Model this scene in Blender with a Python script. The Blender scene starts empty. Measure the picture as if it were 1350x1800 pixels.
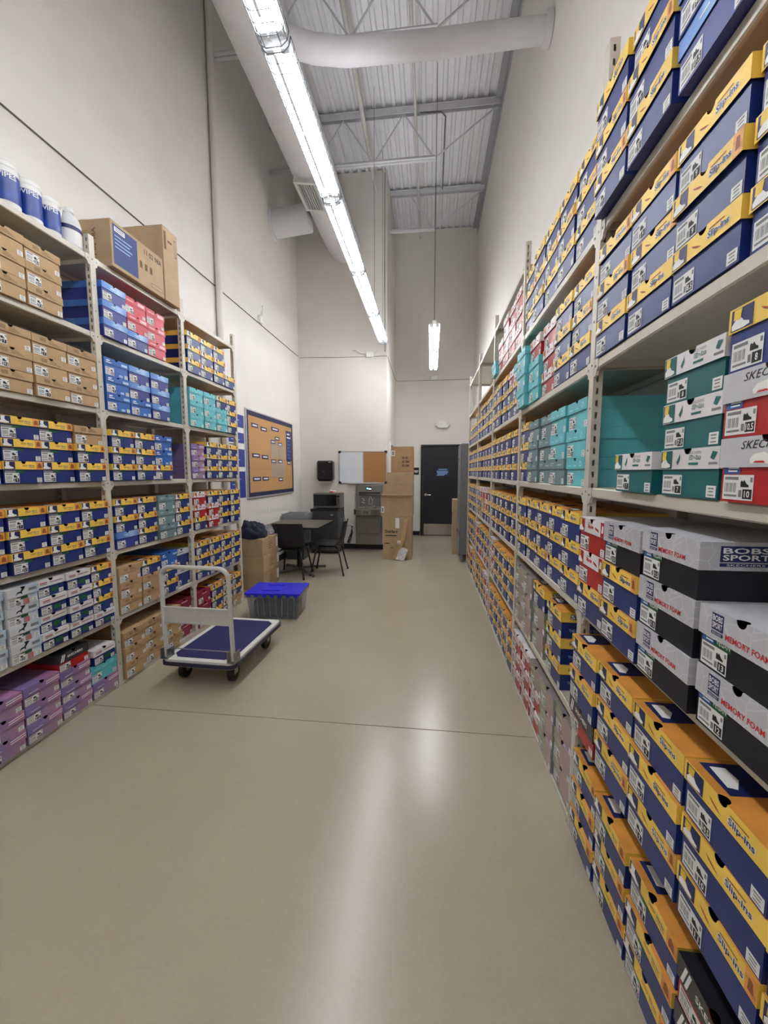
import bpy, math, random
from mathutils import Vector, Matrix, noise
rnd = random.Random(7)
S = bpy.context.scene
COL = S.collection
R = math.radians
PI = math.pi

# ------------------------------------------------------------------ camera, world, exposure
CAM_H = 1.52
cam_d = bpy.data.cameras.new('camera'); cam = bpy.data.objects.new('camera', cam_d); COL.objects.link(cam)
cam_d.sensor_fit = 'HORIZONTAL'; cam_d.sensor_width = 36.0; cam_d.lens = 700.0 / 1350.0 * 36.0
cam_d.clip_start = 0.02; cam_d.clip_end = 60
PITCH = math.atan(70 / 700.0); YAW = math.atan(82 / 700.0 * math.cos(PITCH))
cam.location = (0, 0, CAM_H); cam.rotation_euler = (PI / 2 - PITCH, 0, YAW)
S.camera = cam
world = bpy.data.worlds.new('world'); S.world = world; world.use_nodes = True
world.node_tree.nodes['Background'].inputs[0].default_value = (0.9, 0.95, 1.0, 1)
world.node_tree.nodes['Background'].inputs[1].default_value = 0.0
S.view_settings.view_transform = 'Standard'; S.view_settings.look = 'None'
S.view_settings.exposure = 1.21; S.view_settings.gamma = 1.0; S.view_settings.use_curve_mapping = False
TUBE_POWER = 24.0          # emission strength of the fluorescent tubes

# ------------------------------------------------------------------ materials
def lin(c):
    c = c / 255.0
    return c / 12.92 if c <= 0.04045 else ((c + 0.055) / 1.055) ** 2.4
def rgb(c): return (lin(c[0]), lin(c[1]), lin(c[2]), 1.0)
MATS = {}
def mat(name, col, rough=0.5, metal=0.0, var=0.06, scale=12.0, rand=0.0, bump=0.0, bscale=60.0, spec=0.5, stretch=None):
    if name in MATS: return MATS[name]
    m = bpy.data.materials.new(name); m.use_nodes = True; MATS[name] = m
    nt = m.node_tree; b = nt.nodes['Principled BSDF']
    b.inputs['Roughness'].default_value = rough; b.inputs['Metallic'].default_value = metal
    b.inputs['Specular IOR Level'].default_value = spec
    c = rgb(col)
    tc = nt.nodes.new('ShaderNodeTexCoord'); nz = nt.nodes.new('ShaderNodeTexNoise')
    nz.inputs['Scale'].default_value = scale; nz.inputs['Detail'].default_value = 4
    src = tc.outputs['Object']
    if stretch:
        mp = nt.nodes.new('ShaderNodeMapping'); mp.inputs['Scale'].default_value = stretch
        nt.links.new(src, mp.inputs[0]); src = mp.outputs[0]
    nt.links.new(src, nz.inputs['Vector'])
    mr = nt.nodes.new('ShaderNodeMapRange')
    mr.inputs['From Min'].default_value = 0.3; mr.inputs['From Max'].default_value = 0.7
    mr.inputs['To Min'].default_value = 1 - var; mr.inputs['To Max'].default_value = 1 + var
    nt.links.new(nz.outputs['Fac'], mr.inputs['Value'])
    val = mr.outputs[0]
    if rand:
        oi = nt.nodes.new('ShaderNodeObjectInfo'); m2 = nt.nodes.new('ShaderNodeMapRange')
        m2.inputs['To Min'].default_value = 1 - rand; m2.inputs['To Max'].default_value = 1 + rand
        nt.links.new(oi.outputs['Random'], m2.inputs['Value'])
        mu = nt.nodes.new('ShaderNodeMath'); mu.operation = 'MULTIPLY'
        nt.links.new(val, mu.inputs[0]); nt.links.new(m2.outputs[0], mu.inputs[1]); val = mu.outputs[0]
    vm = nt.nodes.new('ShaderNodeVectorMath'); vm.operation = 'SCALE'; vm.inputs[0].default_value = c[:3]
    nt.links.new(val, vm.inputs['Scale']); nt.links.new(vm.outputs[0], b.inputs['Base Color'])
    if bump:
        n2 = nt.nodes.new('ShaderNodeTexNoise'); n2.inputs['Scale'].default_value = bscale; n2.inputs['Detail'].default_value = 3
        nt.links.new(tc.outputs['Object'], n2.inputs['Vector'])
        bp = nt.nodes.new('ShaderNodeBump'); bp.inputs['Strength'].default_value = bump; bp.inputs['Distance'].default_value = 0.01
        nt.links.new(n2.outputs['Fac'], bp.inputs['Height']); nt.links.new(bp.outputs[0], b.inputs['Normal'])
    return m
def emit(name, col, strength):
    if name in MATS: return MATS[name]
    m = bpy.data.materials.new(name); m.use_nodes = True; MATS[name] = m
    b = m.node_tree.nodes['Principled BSDF']; b.inputs['Base Color'].default_value = rgb(col)
    b.inputs['Emission Color'].default_value = rgb(col); b.inputs['Emission Strength'].default_value = strength
    return m
def clear(name, col, rough=0.1, alpha=0.3):
    if name in MATS: return MATS[name]
    m = mat(name, col, rough, var=0.02); m.node_tree.nodes['Principled BSDF'].inputs['Alpha'].default_value = alpha
    return m
def gradient(name, stops, axis='X', rough=0.35, span=0.24, noise_amt=0.5):
    """soft printed colour blend running across a printed carton"""
    m = bpy.data.materials.new(name); m.use_nodes = True; MATS[name] = m
    nt = m.node_tree; b = nt.nodes['Principled BSDF']; b.inputs['Roughness'].default_value = rough
    tc = nt.nodes.new('ShaderNodeTexCoord'); sx = nt.nodes.new('ShaderNodeSeparateXYZ'); nt.links.new(tc.outputs['Object'], sx.inputs[0])
    nz = nt.nodes.new('ShaderNodeTexNoise'); nz.inputs['Scale'].default_value = 14; nt.links.new(tc.outputs['Object'], nz.inputs['Vector'])
    mr = nt.nodes.new('ShaderNodeMapRange'); mr.inputs['From Min'].default_value = -span / 2; mr.inputs['From Max'].default_value = span / 2
    nt.links.new(sx.outputs[axis], mr.inputs['Value'])
    ad = nt.nodes.new('ShaderNodeMath'); ad.operation = 'MULTIPLY_ADD'; ad.inputs[1].default_value = noise_amt; ad.inputs[2].default_value = -noise_amt / 2
    nt.links.new(nz.outputs['Fac'], ad.inputs[0])
    a2 = nt.nodes.new('ShaderNodeMath'); nt.links.new(ad.outputs[0], a2.inputs[0]); nt.links.new(mr.outputs[0], a2.inputs[1])
    cr = nt.nodes.new('ShaderNodeValToRGB'); nt.links.new(a2.outputs[0], cr.inputs[0])
    while len(cr.color_ramp.elements) < len(stops): cr.color_ramp.elements.new(0.5)
    for e, (p, c) in zip(cr.color_ramp.elements, stops): e.position = p; e.color = rgb(c)
    nt.links.new(cr.outputs[0], b.inputs['Base Color'])
    return m

# ------------------------------------------------------------------ mesh builder
TEXTS = {}
def text_shape(s, bold=0.0, shear=0.0):
    k = (s, bold, shear)
    if k in TEXTS: return TEXTS[k]
    cu = bpy.data.curves.new('t', 'FONT'); cu.body = s; cu.size = 1.0; cu.resolution_u = 2; cu.offset = bold; cu.shear = shear
    o = bpy.data.objects.new('t', cu); COL.objects.link(o)
    bpy.context.view_layer.update()
    me = bpy.data.meshes.new_from_object(o.evaluated_get(bpy.context.evaluated_depsgraph_get()))
    vs = [(v.co.x, v.co.y) for v in me.vertices]; fs = [tuple(p.vertices) for p in me.polygons]
    bpy.data.objects.remove(o); bpy.data.curves.remove(cu); bpy.data.meshes.remove(me)
    x0 = min(v[0] for v in vs); x1 = max(v[0] for v in vs); y0 = min(v[1] for v in vs); y1 = max(v[1] for v in vs)
    vs = [(v[0] - x0, v[1] - y0) for v in vs]
    TEXTS[k] = (vs, fs, x1 - x0, y1 - y0)
    return TEXTS[k]

class MB:
    def __init__(self): self.v = []; self.f = []; self.m = []; self.s = []; self.mats = []
    def mi(self, m):
        if m not in self.mats: self.mats.append(m)
        return self.mats.index(m)
    def poly(self, pts, m, smooth=False):
        n = len(self.v); self.v += [tuple(p) for p in pts]; self.f.append(tuple(range(n, n + len(pts)))); self.m.append(self.mi(m)); self.s.append(smooth)
    def faces(self, vs, fs, m, smooth=False):
        n = len(self.v); self.v += [tuple(p) for p in vs]; i = self.mi(m)
        for f in fs: self.f.append(tuple(n + k for k in f)); self.m.append(i); self.s.append(smooth)
    def box(self, x0, x1, y0, y1, z0, z1, m, bev=0.0):
        if bev <= 0:
            vs = [(x, y, z) for z in (z0, z1) for y in (y0, y1) for x in (x0, x1)]
            fs = [(0, 2, 3, 1), (4, 5, 7, 6), (0, 1, 5, 4), (2, 6, 7, 3), (0, 4, 6, 2), (1, 3, 7, 5)]
            self.faces(vs, fs, m); return
        b = min(bev, (x1 - x0) / 2.01, (y1 - y0) / 2.01, (z1 - z0) / 2.01)
        import itertools
        idx = {}; vs = []
        for sx, sy, sz in itertools.product((0, 1), repeat=3):
            X = (x0, x1)[sx]; Y = (y0, y1)[sy]; Z = (z0, z1)[sz]
            ix = X + (b if sx == 0 else -b); iy = Y + (b if sy == 0 else -b); iz = Z + (b if sz == 0 else -b)
            for a, p in (('x', (X, iy, iz)), ('y', (ix, Y, iz)), ('z', (ix, iy, Z))):
                idx[(sx, sy, sz, a)] = len(vs); vs.append(p)
        fs = []
        q = lambda *k: tuple(idx[i] for i in k)
        for s in (0, 1):
            fs.append(q((s, 0, 0, 'x'), (s, 1, 0, 'x'), (s, 1, 1, 'x'), (s, 0, 1, 'x'))[::1 if s else -1])
            fs.append(q((0, s, 0, 'y'), (1, s, 0, 'y'), (1, s, 1, 'y'), (0, s, 1, 'y'))[::-1 if s else 1])
            fs.append(q((0, 0, s, 'z'), (1, 0, s, 'z'), (1, 1, s, 'z'), (0, 1, s, 'z'))[::1 if s else -1])
        for a in (0, 1):
            for c in (0, 1):
                fs.append(q((a, c, 0, 'x'), (a, c, 0, 'y'), (a, c, 1, 'y'), (a, c, 1, 'x'))[::1 if a == c else -1])
                fs.append(q((a, 0, c, 'x'), (a, 0, c, 'z'), (a, 1, c, 'z'), (a, 1, c, 'x'))[::-1 if a == c else 1])
                fs.append(q((0, a, c, 'y'), (0, a, c, 'z'), (1, a, c, 'z'), (1, a, c, 'y'))[::1 if a == c else -1])
        for sx, sy, sz in itertools.product((0, 1), repeat=3):
            t = q((sx, sy, sz, 'x'), (sx, sy, sz, 'y'), (sx, sy, sz, 'z'))
            fs.append(t if (sx + sy + sz) % 2 else t[::-1])
        self.faces(vs, fs, m)
    def prism(self, pts, axis, a0, a1, m):
        """polygon pts (2D) extruded along axis from a0 to a1"""
        def P(p, a): return {'x': (a, p[0], p[1]), 'y': (p[0], a, p[1]), 'z': (p[0], p[1], a)}[axis]
        n = len(pts); vs = [P(p, a0) for p in pts] + [P(p, a1) for p in pts]
        fs = [tuple(range(n))[::-1], tuple(range(n, 2 * n))] + [(i, (i + 1) % n, n + (i + 1) % n, n + i) for i in range(n)]
        self.faces(vs, fs, m)
    def cyl(self, p0, p1, r0, m, n=12, r1=None, caps=True, smooth=True):
        self.tube([p0, p1], r0, m, n, caps, smooth, r1)
    def tube(self, path, r, m, n=8, caps=True, smooth=True, r1=None):
        P = [Vector(p) for p in path]; k = len(P); rings = []
        up = Vector((0, 0, 1)); prev = None
        for i, p in enumerate(P):
            d = (P[min(i + 1, k - 1)] - P[max(i - 1, 0)]).normalized()
            if prev is None:
                a = d.cross(up if abs(d.z) < 0.9 else Vector((1, 0, 0))).normalized()
            else:
                a = (prev - d * prev.dot(d)).normalized()
            prev = a; b = d.cross(a)
            rr = r if r1 is None else r + (r1 - r) * i / (k - 1)
            rings.append([p + (a * math.cos(2 * PI * j / n) + b * math.sin(2 * PI * j / n)) * rr for j in range(n)])
        vs = [q for g in rings for q in g]; fs = []
        for i in range(k - 1):
            for j in range(n): fs.append((i * n + j, i * n + (j + 1) % n, (i + 1) * n + (j + 1) % n, (i + 1) * n + j))
        self.faces(vs, fs, m, smooth)
        if caps:
            self.faces(rings[0], [tuple(range(n))[::-1]], m); self.faces(rings[-1], [tuple(range(n))], m)
    def lathe(self, prof, c, m, n=20, smooth=True, sx=1, sy=1):
        vs = []; fs = []; k = len(prof)
        for (r, z) in prof:
            for j in range(n): vs.append((c[0] + r * sx * math.cos(2 * PI * j / n), c[1] + r * sy * math.sin(2 * PI * j / n), c[2] + z))
        for i in range(k - 1):
            for j in range(n): fs.append((i * n + j, i * n + (j + 1) % n, (i + 1) * n + (j + 1) % n, (i + 1) * n + j))
        self.faces(vs, fs, m, smooth)
    def text(self, s, o, ux, uz, h, m, width=None, align='l', bold=0.0, shear=0.0):
        vs, fs, w, hh = text_shape(s, bold, shear); k = h / hh; kx = k if width is None else width / w
        W = w * kx; off = {'l': 0, 'c': -W / 2, 'r': -W}[align]
        o = Vector(o); ux = Vector(ux); uz = Vector(uz)
        self.faces([o + ux * (v[0] * kx + off) + uz * (v[1] * k) for v in vs], fs, m)
        return W
    def mesh(self, name):
        me = bpy.data.meshes.new(name); me.from_pydata(self.v, [], self.f)
        for m in self.mats: me.materials.append(m)
        me.polygons.foreach_set('material_index', self.m); me.polygons.foreach_set('use_smooth', self.s)
        me.validate(); me.update()
        return me
    def build(self, name, parent=None, loc=None):
        return put(name, self.mesh(name), parent, loc)

def put(name, me, parent=None, loc=None):
    o = bpy.data.objects.new(name, me); COL.objects.link(o)
    if parent is not None: o.parent = parent
    if loc is not None: o.location = loc
    return o
def tag(o, label, cat=None, group=None, kind=None):
    o['label'] = label
    if cat: o['category'] = cat
    if group: o['group'] = group
    if kind: o['kind'] = kind
    return o
def thing(name, label, cat, loc=(0, 0, 0), rz=0.0, group=None):
    o = bpy.data.objects.new(name, None); COL.objects.link(o); o.location = loc; o.rotation_euler = (0, 0, rz); o.empty_display_size = 0.1
    return tag(o, label, cat, group)
def bx(name, b, m, parent=None, bev=0.0):
    mb = MB(); mb.box(*b, m, bev); return mb.build(name, parent)

# ------------------------------------------------------------------ shared materials
WALL = mat('wall_paint', (227, 223, 217), 0.75, var=0.02, scale=3, bump=0.05, bscale=120)
CEIL = mat('ceiling_paint', (234, 234, 238), 0.7, var=0.03)
DUCTM = mat('duct_paint', (222, 221, 225), 0.6, var=0.04, scale=5, bump=0.06, bscale=20)
BLACKV = mat('black_vinyl', (14, 14, 20), 0.5)
RACKM = mat('rack_enamel', (200, 194, 180), 0.4, var=0.04, scale=6)
STEEL = mat('brushed_steel', (150, 147, 142), 0.33, 0.85, var=0.05, scale=30, stretch=(1, 1, 20))
CHROME = mat('chrome', (210, 210, 210), 0.15, 1.0)
WHITEP = mat('white_plastic', (235, 235, 232), 0.4)
BLACKP = mat('black_plastic', (22, 22, 26), 0.35)
PAPER = mat('label_paper', (232, 232, 230), 0.6, var=0.02)
INK = mat('ink_black', (24, 24, 28), 0.6)
INKG = mat('ink_grey', (128, 128, 132), 0.6)
WHITEI = mat('ink_white', (240, 240, 238), 0.5)
NAVYI = mat('ink_navy', (26, 36, 92), 0.45)
REDI = mat('ink_red', (205, 40, 45), 0.5)
GREENI = mat('ink_green', (22, 88, 50), 0.5)
BLUEI = mat('ink_blue', (58, 100, 170), 0.5)
TEALI = mat('ink_teal', (24, 100, 100), 0.5)
ORANGEI = mat('ink_orange', (228, 156, 76), 0.45, var=0.2, scale=60)
BROWNI = mat('ink_brown', (150, 85, 40), 0.5)
YELLOWI = mat('ink_yellow', (236, 196, 60), 0.45)
CARD = mat('kraft_card', (174, 150, 118), 0.75, var=0.07, scale=9, rand=0.05, bump=0.03, bscale=90)
CARDD = mat('kraft_print', (110, 82, 56), 0.75, var=0.2, scale=80)
TAPE = mat('packing_tape', (190, 160, 120), 0.25)

def floor_material():
    m = bpy.data.materials.new('polished_concrete'); m.use_nodes = True
    nt = m.node_tree; b = nt.nodes['Principled BSDF']
    tc = nt.nodes.new('ShaderNodeTexCoord')
    def nz(sc, det=5):
        n = nt.nodes.new('ShaderNodeTexNoise'); n.inputs['Scale'].default_value = sc; n.inputs['Detail'].default_value = det
        nt.links.new(tc.outputs['Object'], n.inputs['Vector']); return n
    n1 = nz(0.9); n2 = nz(9, 3); n3 = nz(70, 2)
    cr = nt.nodes.new('ShaderNodeValToRGB'); nt.links.new(n1.outputs['Fac'], cr.inputs[0])
    cr.color_ramp.elements[0].position = 0.3; cr.color_ramp.elements[0].color = rgb((166, 156, 135))
    cr.color_ramp.elements[1].position = 0.7; cr.color_ramp.elements[1].color = rgb((174, 164, 143))
    def mul(src, n, lo, hi):
        mr = nt.nodes.new('ShaderNodeMapRange'); mr.inputs['From Min'].default_value = 0.3; mr.inputs['From Max'].default_value = 0.7
        mr.inputs['To Min'].default_value = lo; mr.inputs['To Max'].default_value = hi; nt.links.new(n.outputs['Fac'], mr.inputs['Value'])
        v = nt.nodes.new('ShaderNodeVectorMath'); v.operation = 'SCALE'; nt.links.new(src, v.inputs[0]); nt.links.new(mr.outputs[0], v.inputs['Scale']); return v.outputs[0]
    c = mul(cr.outputs[0], n2, 0.985, 1.015); c = mul(c, n3, 0.975, 1.025)
    nt.links.new(c, b.inputs['Base Color'])
    mr = nt.nodes.new('ShaderNodeMapRange'); mr.inputs['To Min'].default_value = 0.24; mr.inputs['To Max'].default_value = 0.34
    b.inputs['Roughness'].default_value = 0.24
    b.inputs['Specular IOR Level'].default_value = 0.65
    return m
FLOORM = floor_material()

# ------------------------------------------------------------------ the room
XW_L, XW_R, Y_JOG, Y_DOOR, X_JOG, Z_C, Y_BACK = -2.57, 0.975, 7.72, 9.60, -0.845, 6.95, -3.2
def struct(name, b, m, label):
    return tag(bx(name, b, m), label, kind='structure')
mb = MB(); mb.prism([(Y_BACK - 0.1, -0.1), (Y_DOOR + 0.1, -0.1), (Y_DOOR + 0.1, 0.0), (2.241, 0.0), (2.241, -0.012), (2.235, -0.012), (2.235, 0.0), (Y_BACK - 0.1, 0.0)], 'x', XW_L - 0.1, XW_R + 0.1, FLOORM)
tag(mb.build('floor'), 'polished grey brown concrete floor of the stock room', kind='structure')
struct('wall_left', (XW_L - 0.1, XW_L, Y_BACK, Y_JOG, 0, Z_C), WALL, 'tall off white painted wall behind the corkboard')
struct('wall_right', (XW_R, XW_R + 0.1, Y_BACK, Y_DOOR, 0, Z_C), WALL, 'tall off white painted wall behind the long shoe rack')
struct('wall_back', (XW_L - 0.1, X_JOG, Y_JOG, Y_DOOR + 0.1, 0, Z_C), WALL, 'off white wall block carrying the whiteboard and drinking fountain')
struct('wall_door', (X_JOG, XW_R + 0.1, Y_DOOR, Y_DOOR + 0.1, 0, Z_C), WALL, 'narrow off white end wall around the dark door')
struct('wall_rear', (XW_L - 0.1, XW_R + 0.1, Y_BACK - 0.1, Y_BACK, 0, Z_C), WALL, 'off white wall closing the room opposite the door')
# corrugated roof deck with ribs running along the room
mb = MB(); pts = []
x = XW_L - 0.1
while x < XW_R + 0.1:
    pts += [(x, Z_C + 0.04), (x + 0.075, Z_C + 0.04), (x + 0.09, Z_C), (x + 0.135, Z_C)]; x += 0.15
prof = pts + [(p[0], p[1] + 0.02) for p in pts[::-1]]
n = len(pts)
for i in range(n - 1):
    a, c = pts[i], pts[i + 1]
    mb.poly([(a[0], Y_BACK, a[1]), (a[0], Y_DOOR + 0.1, a[1]), (c[0], Y_DOOR + 0.1, c[1]), (c[0], Y_BACK, c[1])], CEIL)
mb.box(XW_L - 0.1, XW_R + 0.1, Y_BACK - 0.1, Y_DOOR + 0.1, Z_C + 0.06, Z_C + 0.1, CEIL)
tag(mb.build('ceiling'), 'pale grey corrugated metal roof deck high overhead', kind='structure')
for i, b in enumerate([(XW_L, X_JOG + 0.006, Y_JOG - 0.012, Y_JOG, 0, 0.1), (X_JOG, -0.245, Y_DOOR - 0.012, Y_DOOR, 0, 0.1), (XW_L, XW_L + 0.012, 4.4, Y_JOG - 0.012, 0, 0.1)]):
    struct(['baseboard_back', 'baseboard_door', 'baseboard_left'][i], b, BLACKV, ['black vinyl baseboard under the drinking fountain', 'black vinyl baseboard beside the dark door', 'black vinyl baseboard under the corkboard'][i])
# steel ledger along the wall top
mb = MB(); mb.prism([(XW_R, 6.93), (XW_R - 0.1, 6.93), (XW_R - 0.1, 6.91), (XW_R - 0.015, 6.91), (XW_R - 0.015, 6.78), (XW_R, 6.78)], 'y', Y_BACK, Y_DOOR, mat('ledger_grey', (172, 172, 178), 0.5))
tag(mb.build('trim_1'), 'grey steel angle ledger where roof deck meets the wall', kind='structure')

# open web roof joists
JM = mat('joist_paint', (214, 214, 218), 0.6)
for i, (yj, x0, lab) in enumerate([(8.28, X_JOG, 'open web roof joist nearest the dark door wall'), (6.52, XW_L, 'open web roof joist above the drinking fountain'), (4.75, XW_L, 'open web roof joist just past the crossing air duct'), (2.95, XW_L, 'open web roof joist on the other side of the crossing duct')]):
    t = thing('roof_joist', lab, 'joist', (0, yj, 6.2), group=None)
    x1 = XW_R - 0.02
    mb = MB()
    for s in (-1, 1): mb.box(x0, x1, s * 0.012 - 0.003 + (0.02 if s > 0 else -0.025), s * 0.012 + 0.003 + (0.025 if s > 0 else -0.02), 0.64, 0.72, JM)
    mb.box(x0, x1, -0.055, 0.055, 0.715, 0.725, JM); mb.build('top_chord', t)
    mb = MB()
    for s in (-1, 1):
        mb.box(x0, 0.02, s * 0.028 - 0.02, s * 0.028 + 0.02, -0.003, 0.003, JM); mb.box(x0, 0.02, s * 0.008 - 0.003, s * 0.008 + 0.003, 0, 0.05, JM)
    mb.build('bottom_chord', t)
    xs = [0.0]
    while xs[-1] - 0.46 > x0: xs.append(xs[-1] - 0.46)
    mb = MB(); mb.cyl((0.0, 0, 0), (x1 - 0.02, 0, 0.66), 0.011, JM, 6); mb.build('web_bar', t)
    for k in range(len(xs) - 1):
        mb = MB(); z0, z1 = (0.01, 0.66) if k % 2 == 0 else (0.66, 0.01)
        mb.cyl((xs[k], 0, z0), (xs[k + 1], 0, z1), 0.011, JM, 6); mb.build('web_bar', t)

# ducts
t = thing('air_duct', 'large round white air duct running the length of the room', 'duct', (-1.665, 0, 5.70))
mb = MB(); mb.cyl((0, Y_BACK + 0.02, 0), (0, Y_JOG - 0.35, 0), 0.29, DUCTM, 40); mb.build('barrel', t)
mb = MB(); mb.tube([(0, Y_JOG - 0.36, 0), (0.01, Y_JOG - 0.22, -0.01), (0.03, Y_JOG - 0.1, -0.02), (0.04, Y_JOG - 0.005, -0.03)], 0.29, DUCTM, 32); mb.build('elbow', t)
for yb in (-0.9, 1.2, 3.2, 5.2): 
    mb = MB(); mb.cyl((0, yb, 0), (0, yb + 0.05, 0), 0.295, DUCTM, 40, caps=False); mb.build('seam_band', t)
gr = bpy.data.objects.new('supply_grille', None); COL.objects.link(gr); gr.parent = t; gr.location = (0.0, 5.85, 0); gr.rotation_euler = (0, R(8), 0)
mb = MB(); fr = mat('grille_frame', (215, 215, 215), 0.4)
for b in ((-0.16, -0.12, -0.3, 0.3), (0.12, 0.16, -0.3, 0.3), (-0.12, 0.12, -0.3, -0.26), (-0.12, 0.12, 0.26, 0.3)): mb.box(b[0], b[1], b[2], b[3], -0.35, -0.25, fr)
gf = mb.build('grille_frame', gr)
for k in range(7):
    xx = -0.105 + k * 0.035
    mb = MB(); mb.box(xx - 0.003, xx + 0.003, -0.26, 0.26, -0.345, -0.3, fr); mb.build('slat', gr)
t = thing('air_duct', 'round wrapped air duct crossing from the long duct to the rack wall', 'duct', (0, 3.92, 5.27))
mb = MB(); mb.tube([(-1.32, 0.0, 0.16), (-1.1, 0, 0.08), (-0.8, 0, 0.02), (0, 0, -0.005), (0.5, 0, 0.0), (XW_R - 0.05, 0, 0.0)], 0.105, DUCTM, 28, r1=0.09); mb.build('barrel', t)
mb = MB(); mb.cyl((XW_R - 0.06, 0, 0), (XW_R - 0.005, 0, 0), 0.115, DUCTM, 28); mb.build('wall_collar', t)
mb = MB(); mb.cyl((0.35, 0, 0), (0.38, 0, 0), 0.0965, DUCTM, 28, caps=False); mb.build('seam_band', t)
t = thing('air_duct', 'short round branch duct from the corkboard wall into the long duct', 'duct', (0, 6.6, 5.5))
mb = MB(); mb.cyl((XW_L + 0.03, 0, 0), (-1.965, 0, 0.05), 0.2, DUCTM, 24); mb.build('barrel', t)
mb = MB(); mb.cyl((XW_L + 0.003, 0, 0), (XW_L + 0.04, 0, 0), 0.235, DUCTM, 24); mb.build('wall_collar', t)

# pipes and conduits
PIPEM = mat('pipe_paint', (205, 202, 198), 0.5)
def pipe(name, path, r, m, label, cat='pipe', n=8):
    mb = MB(); mb.tube(path, r, m, n); return tag(mb.build(name), label, cat)
pipe('standpipe', [(XW_L + 0.045, 4.72, 0.02), (XW_L + 0.045, 4.72, Z_C - 0.02)], 0.04, WALL, 'white painted standpipe on the corkboard wall beside the rack', n=14)
WIRE = mat('cable_grey', (105, 100, 96), 0.6)
pipe('wall_cable', [(XW_L + 0.006, Y_BACK + 0.1, 3.66), (XW_L + 0.006, 2.3, 3.70), (XW_L + 0.006, Y_JOG - 0.02, 3.74)], 0.006, WIRE, 'thin grey cable along the wall above the corkboard', 'cable', 6)
pipe('wall_cable', [(XW_L + 0.02, Y_JOG - 0.006, 3.72), (-1.7, Y_JOG - 0.006, 3.70), (X_JOG, Y_JOG - 0.006, 3.70)], 0.004, WIRE, 'thin grey cable along the wall above the whiteboard', 'cable', 6)
pipe('wall_cable', [(X_JOG + 0.006, Y_JOG, 3.7), (X_JOG + 0.006, Y_DOOR - 0.02, 3.66), (X_JOG + 0.05, Y_DOOR - 0.006, 3.65), (XW_R - 0.1, Y_DOOR - 0.006, 3.65)], 0.004, WIRE, 'thin grey cable along the end wall above the dark door', 'cable', 6)
pipe('riser_cable', [(-0.88, Y_JOG - 0.01, 6.9), (-0.885, Y_JOG - 0.01, 5.4), (-0.88, Y_JOG - 0.01, 3.78)], 0.007, WIRE, 'thin dark cable dropping down the edge of the whiteboard wall', 'cable', 6)
pipe('sprinkler_pipe', [(-0.98, 3.6, 6.5), (-1.02, 6.9, 6.5), (-1.03, 7.55, 6.5)], 0.03, PIPEM, 'white sprinkler pipe beside the long duct under the roof')
pipe('sprinkler_pipe', [(-0.28, -1.0, 6.72), (-0.28, 9.5, 6.72)], 0.022, PIPEM, 'thin white sprinkler pipe under the roof deck')
pipe('roof_conduit', [(-0.22, 6.5, 6.84), (0.1, 6.5, 6.82), (0.16, 6.56, 6.8), (0.16, 6.8, 6.85), (0.16, 8.2, 6.87)], 0.01, WIRE, 'bent grey conduit under the roof deck feeding the hanging lamp', 'conduit', 6)
def junction(loc, label, sx=0.1, d='y'):
    t = thing('junction_box', label, 'junction box', loc)
    mb = MB(); mb.box(-sx / 2, sx / 2, -0.05, 0.0, -0.05, 0.05, WHITEP, 0.006) if d == 'y' else mb.box(0, 0.05, -sx / 2, sx / 2, -0.05, 0.05, WHITEP, 0.006); mb.build('housing', t)
    mb = MB()
    if d == 'y':
        mb.tube([(sx / 2 - 0.01, -0.03, 0.02), (sx / 2 + 0.05, -0.05, 0.06), (sx / 2 + 0.12, -0.04, 0.07), (sx / 2 + 0.13, -0.02, 0.02), (sx / 2 + 0.08, -0.02, -0.02), (sx / 2 - 0.02, -0.03, -0.03)], 0.006, WHITEP, 6)
        mb.tube([(-sx / 2, -0.03, 0.02), (-sx / 2 - 0.1, -0.04, 0.03), (-sx / 2 - 0.2, -0.03, 0.09), (-sx / 2 - 0.26, -0.02, 0.1)], 0.008, WHITEP, 6)
    else:
        mb.tube([(0.03, 0.0, 0.05), (0.05, 0.03, 0.15), (0.04, 0.06, 0.22), (0.02, 0.1, 0.16), (0.01, 0.1, 0.02)], 0.006, WHITEP, 6)
    mb.build('cord', t)
junction((-1.17, Y_JOG, 3.73), 'white junction box with loose cords above the whiteboard', 0.13)
junction((XW_L, 5.93, 3.78), 'white junction box with a looped cord above the corkboard', 0.09, 'x')
junction((0.06, Y_DOOR, 3.70), 'small white junction box high above the dark door', 0.16)

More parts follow.
